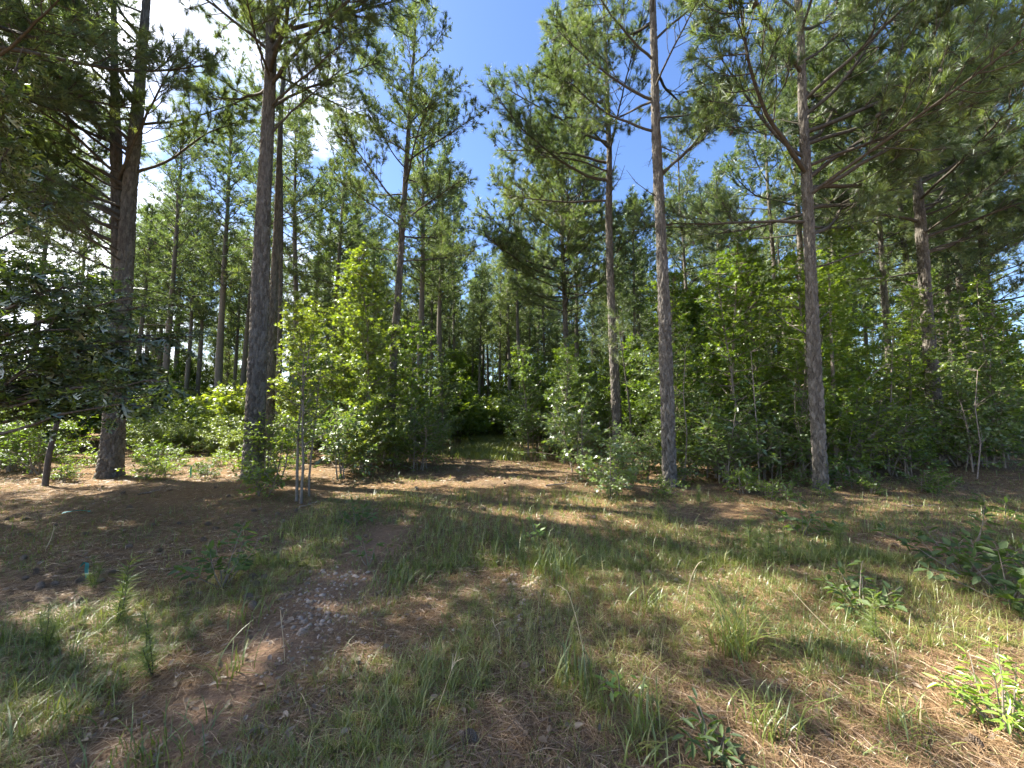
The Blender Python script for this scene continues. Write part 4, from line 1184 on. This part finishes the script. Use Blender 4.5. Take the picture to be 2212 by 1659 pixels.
patches = [(720, 1255, 60, 22, 40, 'pale pebble in the gravel patch left of the track middle', 'pebbles left'),
           (690, 1340, 60, 50, 55, 'reddish pebble in the rut at left', 'pebbles in the rut'),
           (1110, 1275, 70, 30, 45, 'white pebble in the gravel patch in the middle of the track', 'pebbles in the middle'),
           (1130, 1355, 60, 25, 18, 'grey pebble beside the pine cone on the track', 'pebbles by the cone'),
           (1480, 1240, 70, 26, 40, 'pale pebble in the sunlit gravel right of the track', 'pebbles right')]
for cu, cv, ru, rv, n, lab, grp in patches:
    for i in range(n):
        p = G(rnd.gauss(cu, ru * .6), rnd.gauss(cv, rv * .6))
        o = obj('pebble', SM[rnd.randrange(5)], None, p + Vector((0, 0, .001)), (0, 0, rnd.uniform(0, 6.28)), .026 * rnd.uniform(.6, 1.5))
        tag(o, lab, 'pebble', grp)
def build_gravel():
    g = np.random.default_rng(51); mb = MB()
    for k in range(1500):
        if k < 700: u, v = g.normal(700, 70), g.normal(1330, 90)
        elif k < 1100: u, v = g.normal(1110, 120), g.normal(1290, 60)
        else: u, v = g.normal(1520, 150), g.normal(1225, 45)
        if not 1080 < v < 1655: continue
        p = np.array(G(u, v)) + (0, 0, -.001)
        vv, t, q = SV[int(g.integers(5))]; a = g.uniform(0, 6.28); s = .014 * g.uniform(.5, 1.4); c, d = math.cos(a), math.sin(a)
        r = np.stack([vv[:, 0] * c - vv[:, 1] * d, vv[:, 0] * d + vv[:, 1] * c, vv[:, 2]], 1) * s + p
        mb.add(r, t=t, q=q, tint=g.uniform(0, 1))
    o = obj('gravel', mb.mesh('gravel', M['stone'], True)); tag(o, 'fine pale gravel showing through the worn track', 'gravel', kind='stuff')
build_gravel()

# fallen sticks
def stick(label, u0, v0, u1, v1, r, seed, lift=.02):
    g = np.random.default_rng(seed); a, b = np.array(G(u0, v0)), np.array(G(u1, v1)); mb = MB()
    t = np.linspace(0, 1, 9)[:, None]; pts = (b - a) * t + g.normal(size=(9, 3)) * np.array([.02, .02, .008]); pts[:, 2] += lift
    tube(mb, pts, np.linspace(r, r * .4, 9), 6)
    for i in range(2):
        k = int(g.integers(3, 7)); tw = curve_pts(g, pts[k], (b - a) + g.normal(size=3) * .5 * np.linalg.norm(b - a), np.linalg.norm(b - a) * .25, 4, .1, 0)
        tw[:, 2] = np.maximum(tw[:, 2], pts[k][2]); tube(mb, tw, np.linspace(r * .5, r * .2, 5), 4)
    o = obj('fallen_stick', mb.mesh('fallen_stick', M['wood'], True), None, Vector(a)); tag(o, label, 'stick')
stick('dark fallen stick on the straw right of the path mouth', 1180, 1060, 1235, 1048, .018, 1)
stick('thin pale stick on the straw at the foot of the forked pine', 130, 1030, 180, 1018, .012, 2)
stick('short stick leaning out of the straw left of the plated pine', 300, 1070, 345, 1060, .015, 3)
stick('thin stick lying right of the far-right pine shade', 1950, 1095, 2010, 1088, .012, 4)
stick('small twig on the gravel in the centre track', 1120, 1335, 1150, 1328, .006, 5)
stick('pale twig on the straw beneath the thin saplings', 640, 1105, 690, 1085, .01, 6)
stick('bent pale twig near the right track shoulder', 1500, 1215, 1535, 1208, .008, 7)

# teal marking ribbons at left
def ribbon(label, pts, w, seed):
    mb = MB(); a = np.array([np.array(p) for p in pts]); b = a[0].copy(); a = a - b
    t = np.linspace(0, 1, len(a)); tn = np.linspace(0, 1, 12); sm = np.stack([np.interp(tn, t, a[:, i]) for i in range(3)], 1)
    for _ in range(2): sm[1:-1] = (sm[:-2] + 2 * sm[1:-1] + sm[2:]) / 4
    s = np.stack([.3 * np.sin(tn * 4), np.full(12, .8), .5 * np.cos(tn * 5)], 1); s = norm(s) * w / 2
    v = np.concatenate([sm - s, sm + s, sm - s + (0, .0015, .0015), sm + s + (0, .0015, .0015)])
    q = [(i, i + 1, 13 + i, 12 + i) for i in range(11)] + [(24 + i, 36 + i, 37 + i, 25 + i) for i in range(11)]
    mb.add(v, q=q); o = obj('marking_ribbon', mb.mesh('marking_ribbon', M['tape'], True), None, Vector(b)); tag(o, label, 'ribbon')
b = G(188, 1248)
ribbon('teal plastic ribbon curling up from the straw at left', [b, P(186, 1228, b.y), P(190, 1216, b.y), P(182, 1214, b.y), P(174, 1224, b.y)], .03, 1)
a, c = G(135, 1107), G(195, 1106)
ribbon('flat teal ribbon lying on the straw at left', [a + Vector((0, 0, .03)), (a + c) / 2 + Vector((0, .05, .05)), c + Vector((0, 0, .03))], .04, 2)
b = G(412, 1030)
ribbon('small teal tag standing in the left clearing', [b, P(412, 1018, b.y), P(413, 1008, b.y)], .05, 3)

# glimpse of a pale road through the trees at far right
def road():
    mb = MB(); mb.add([(24, 17.5, .06), (60, 24, .06), (60, 27, .06), (24, 20.5, .06)], q=[(0, 1, 2, 3)])
    m = matte('pale_road', [(.3, (.34, .31, .27)), (.7, (.48, .45, .40))], (3, 3, 3), .2, .01)
    o = obj('road', mb.mesh('road', m)); tag(o, kind='structure')
road()
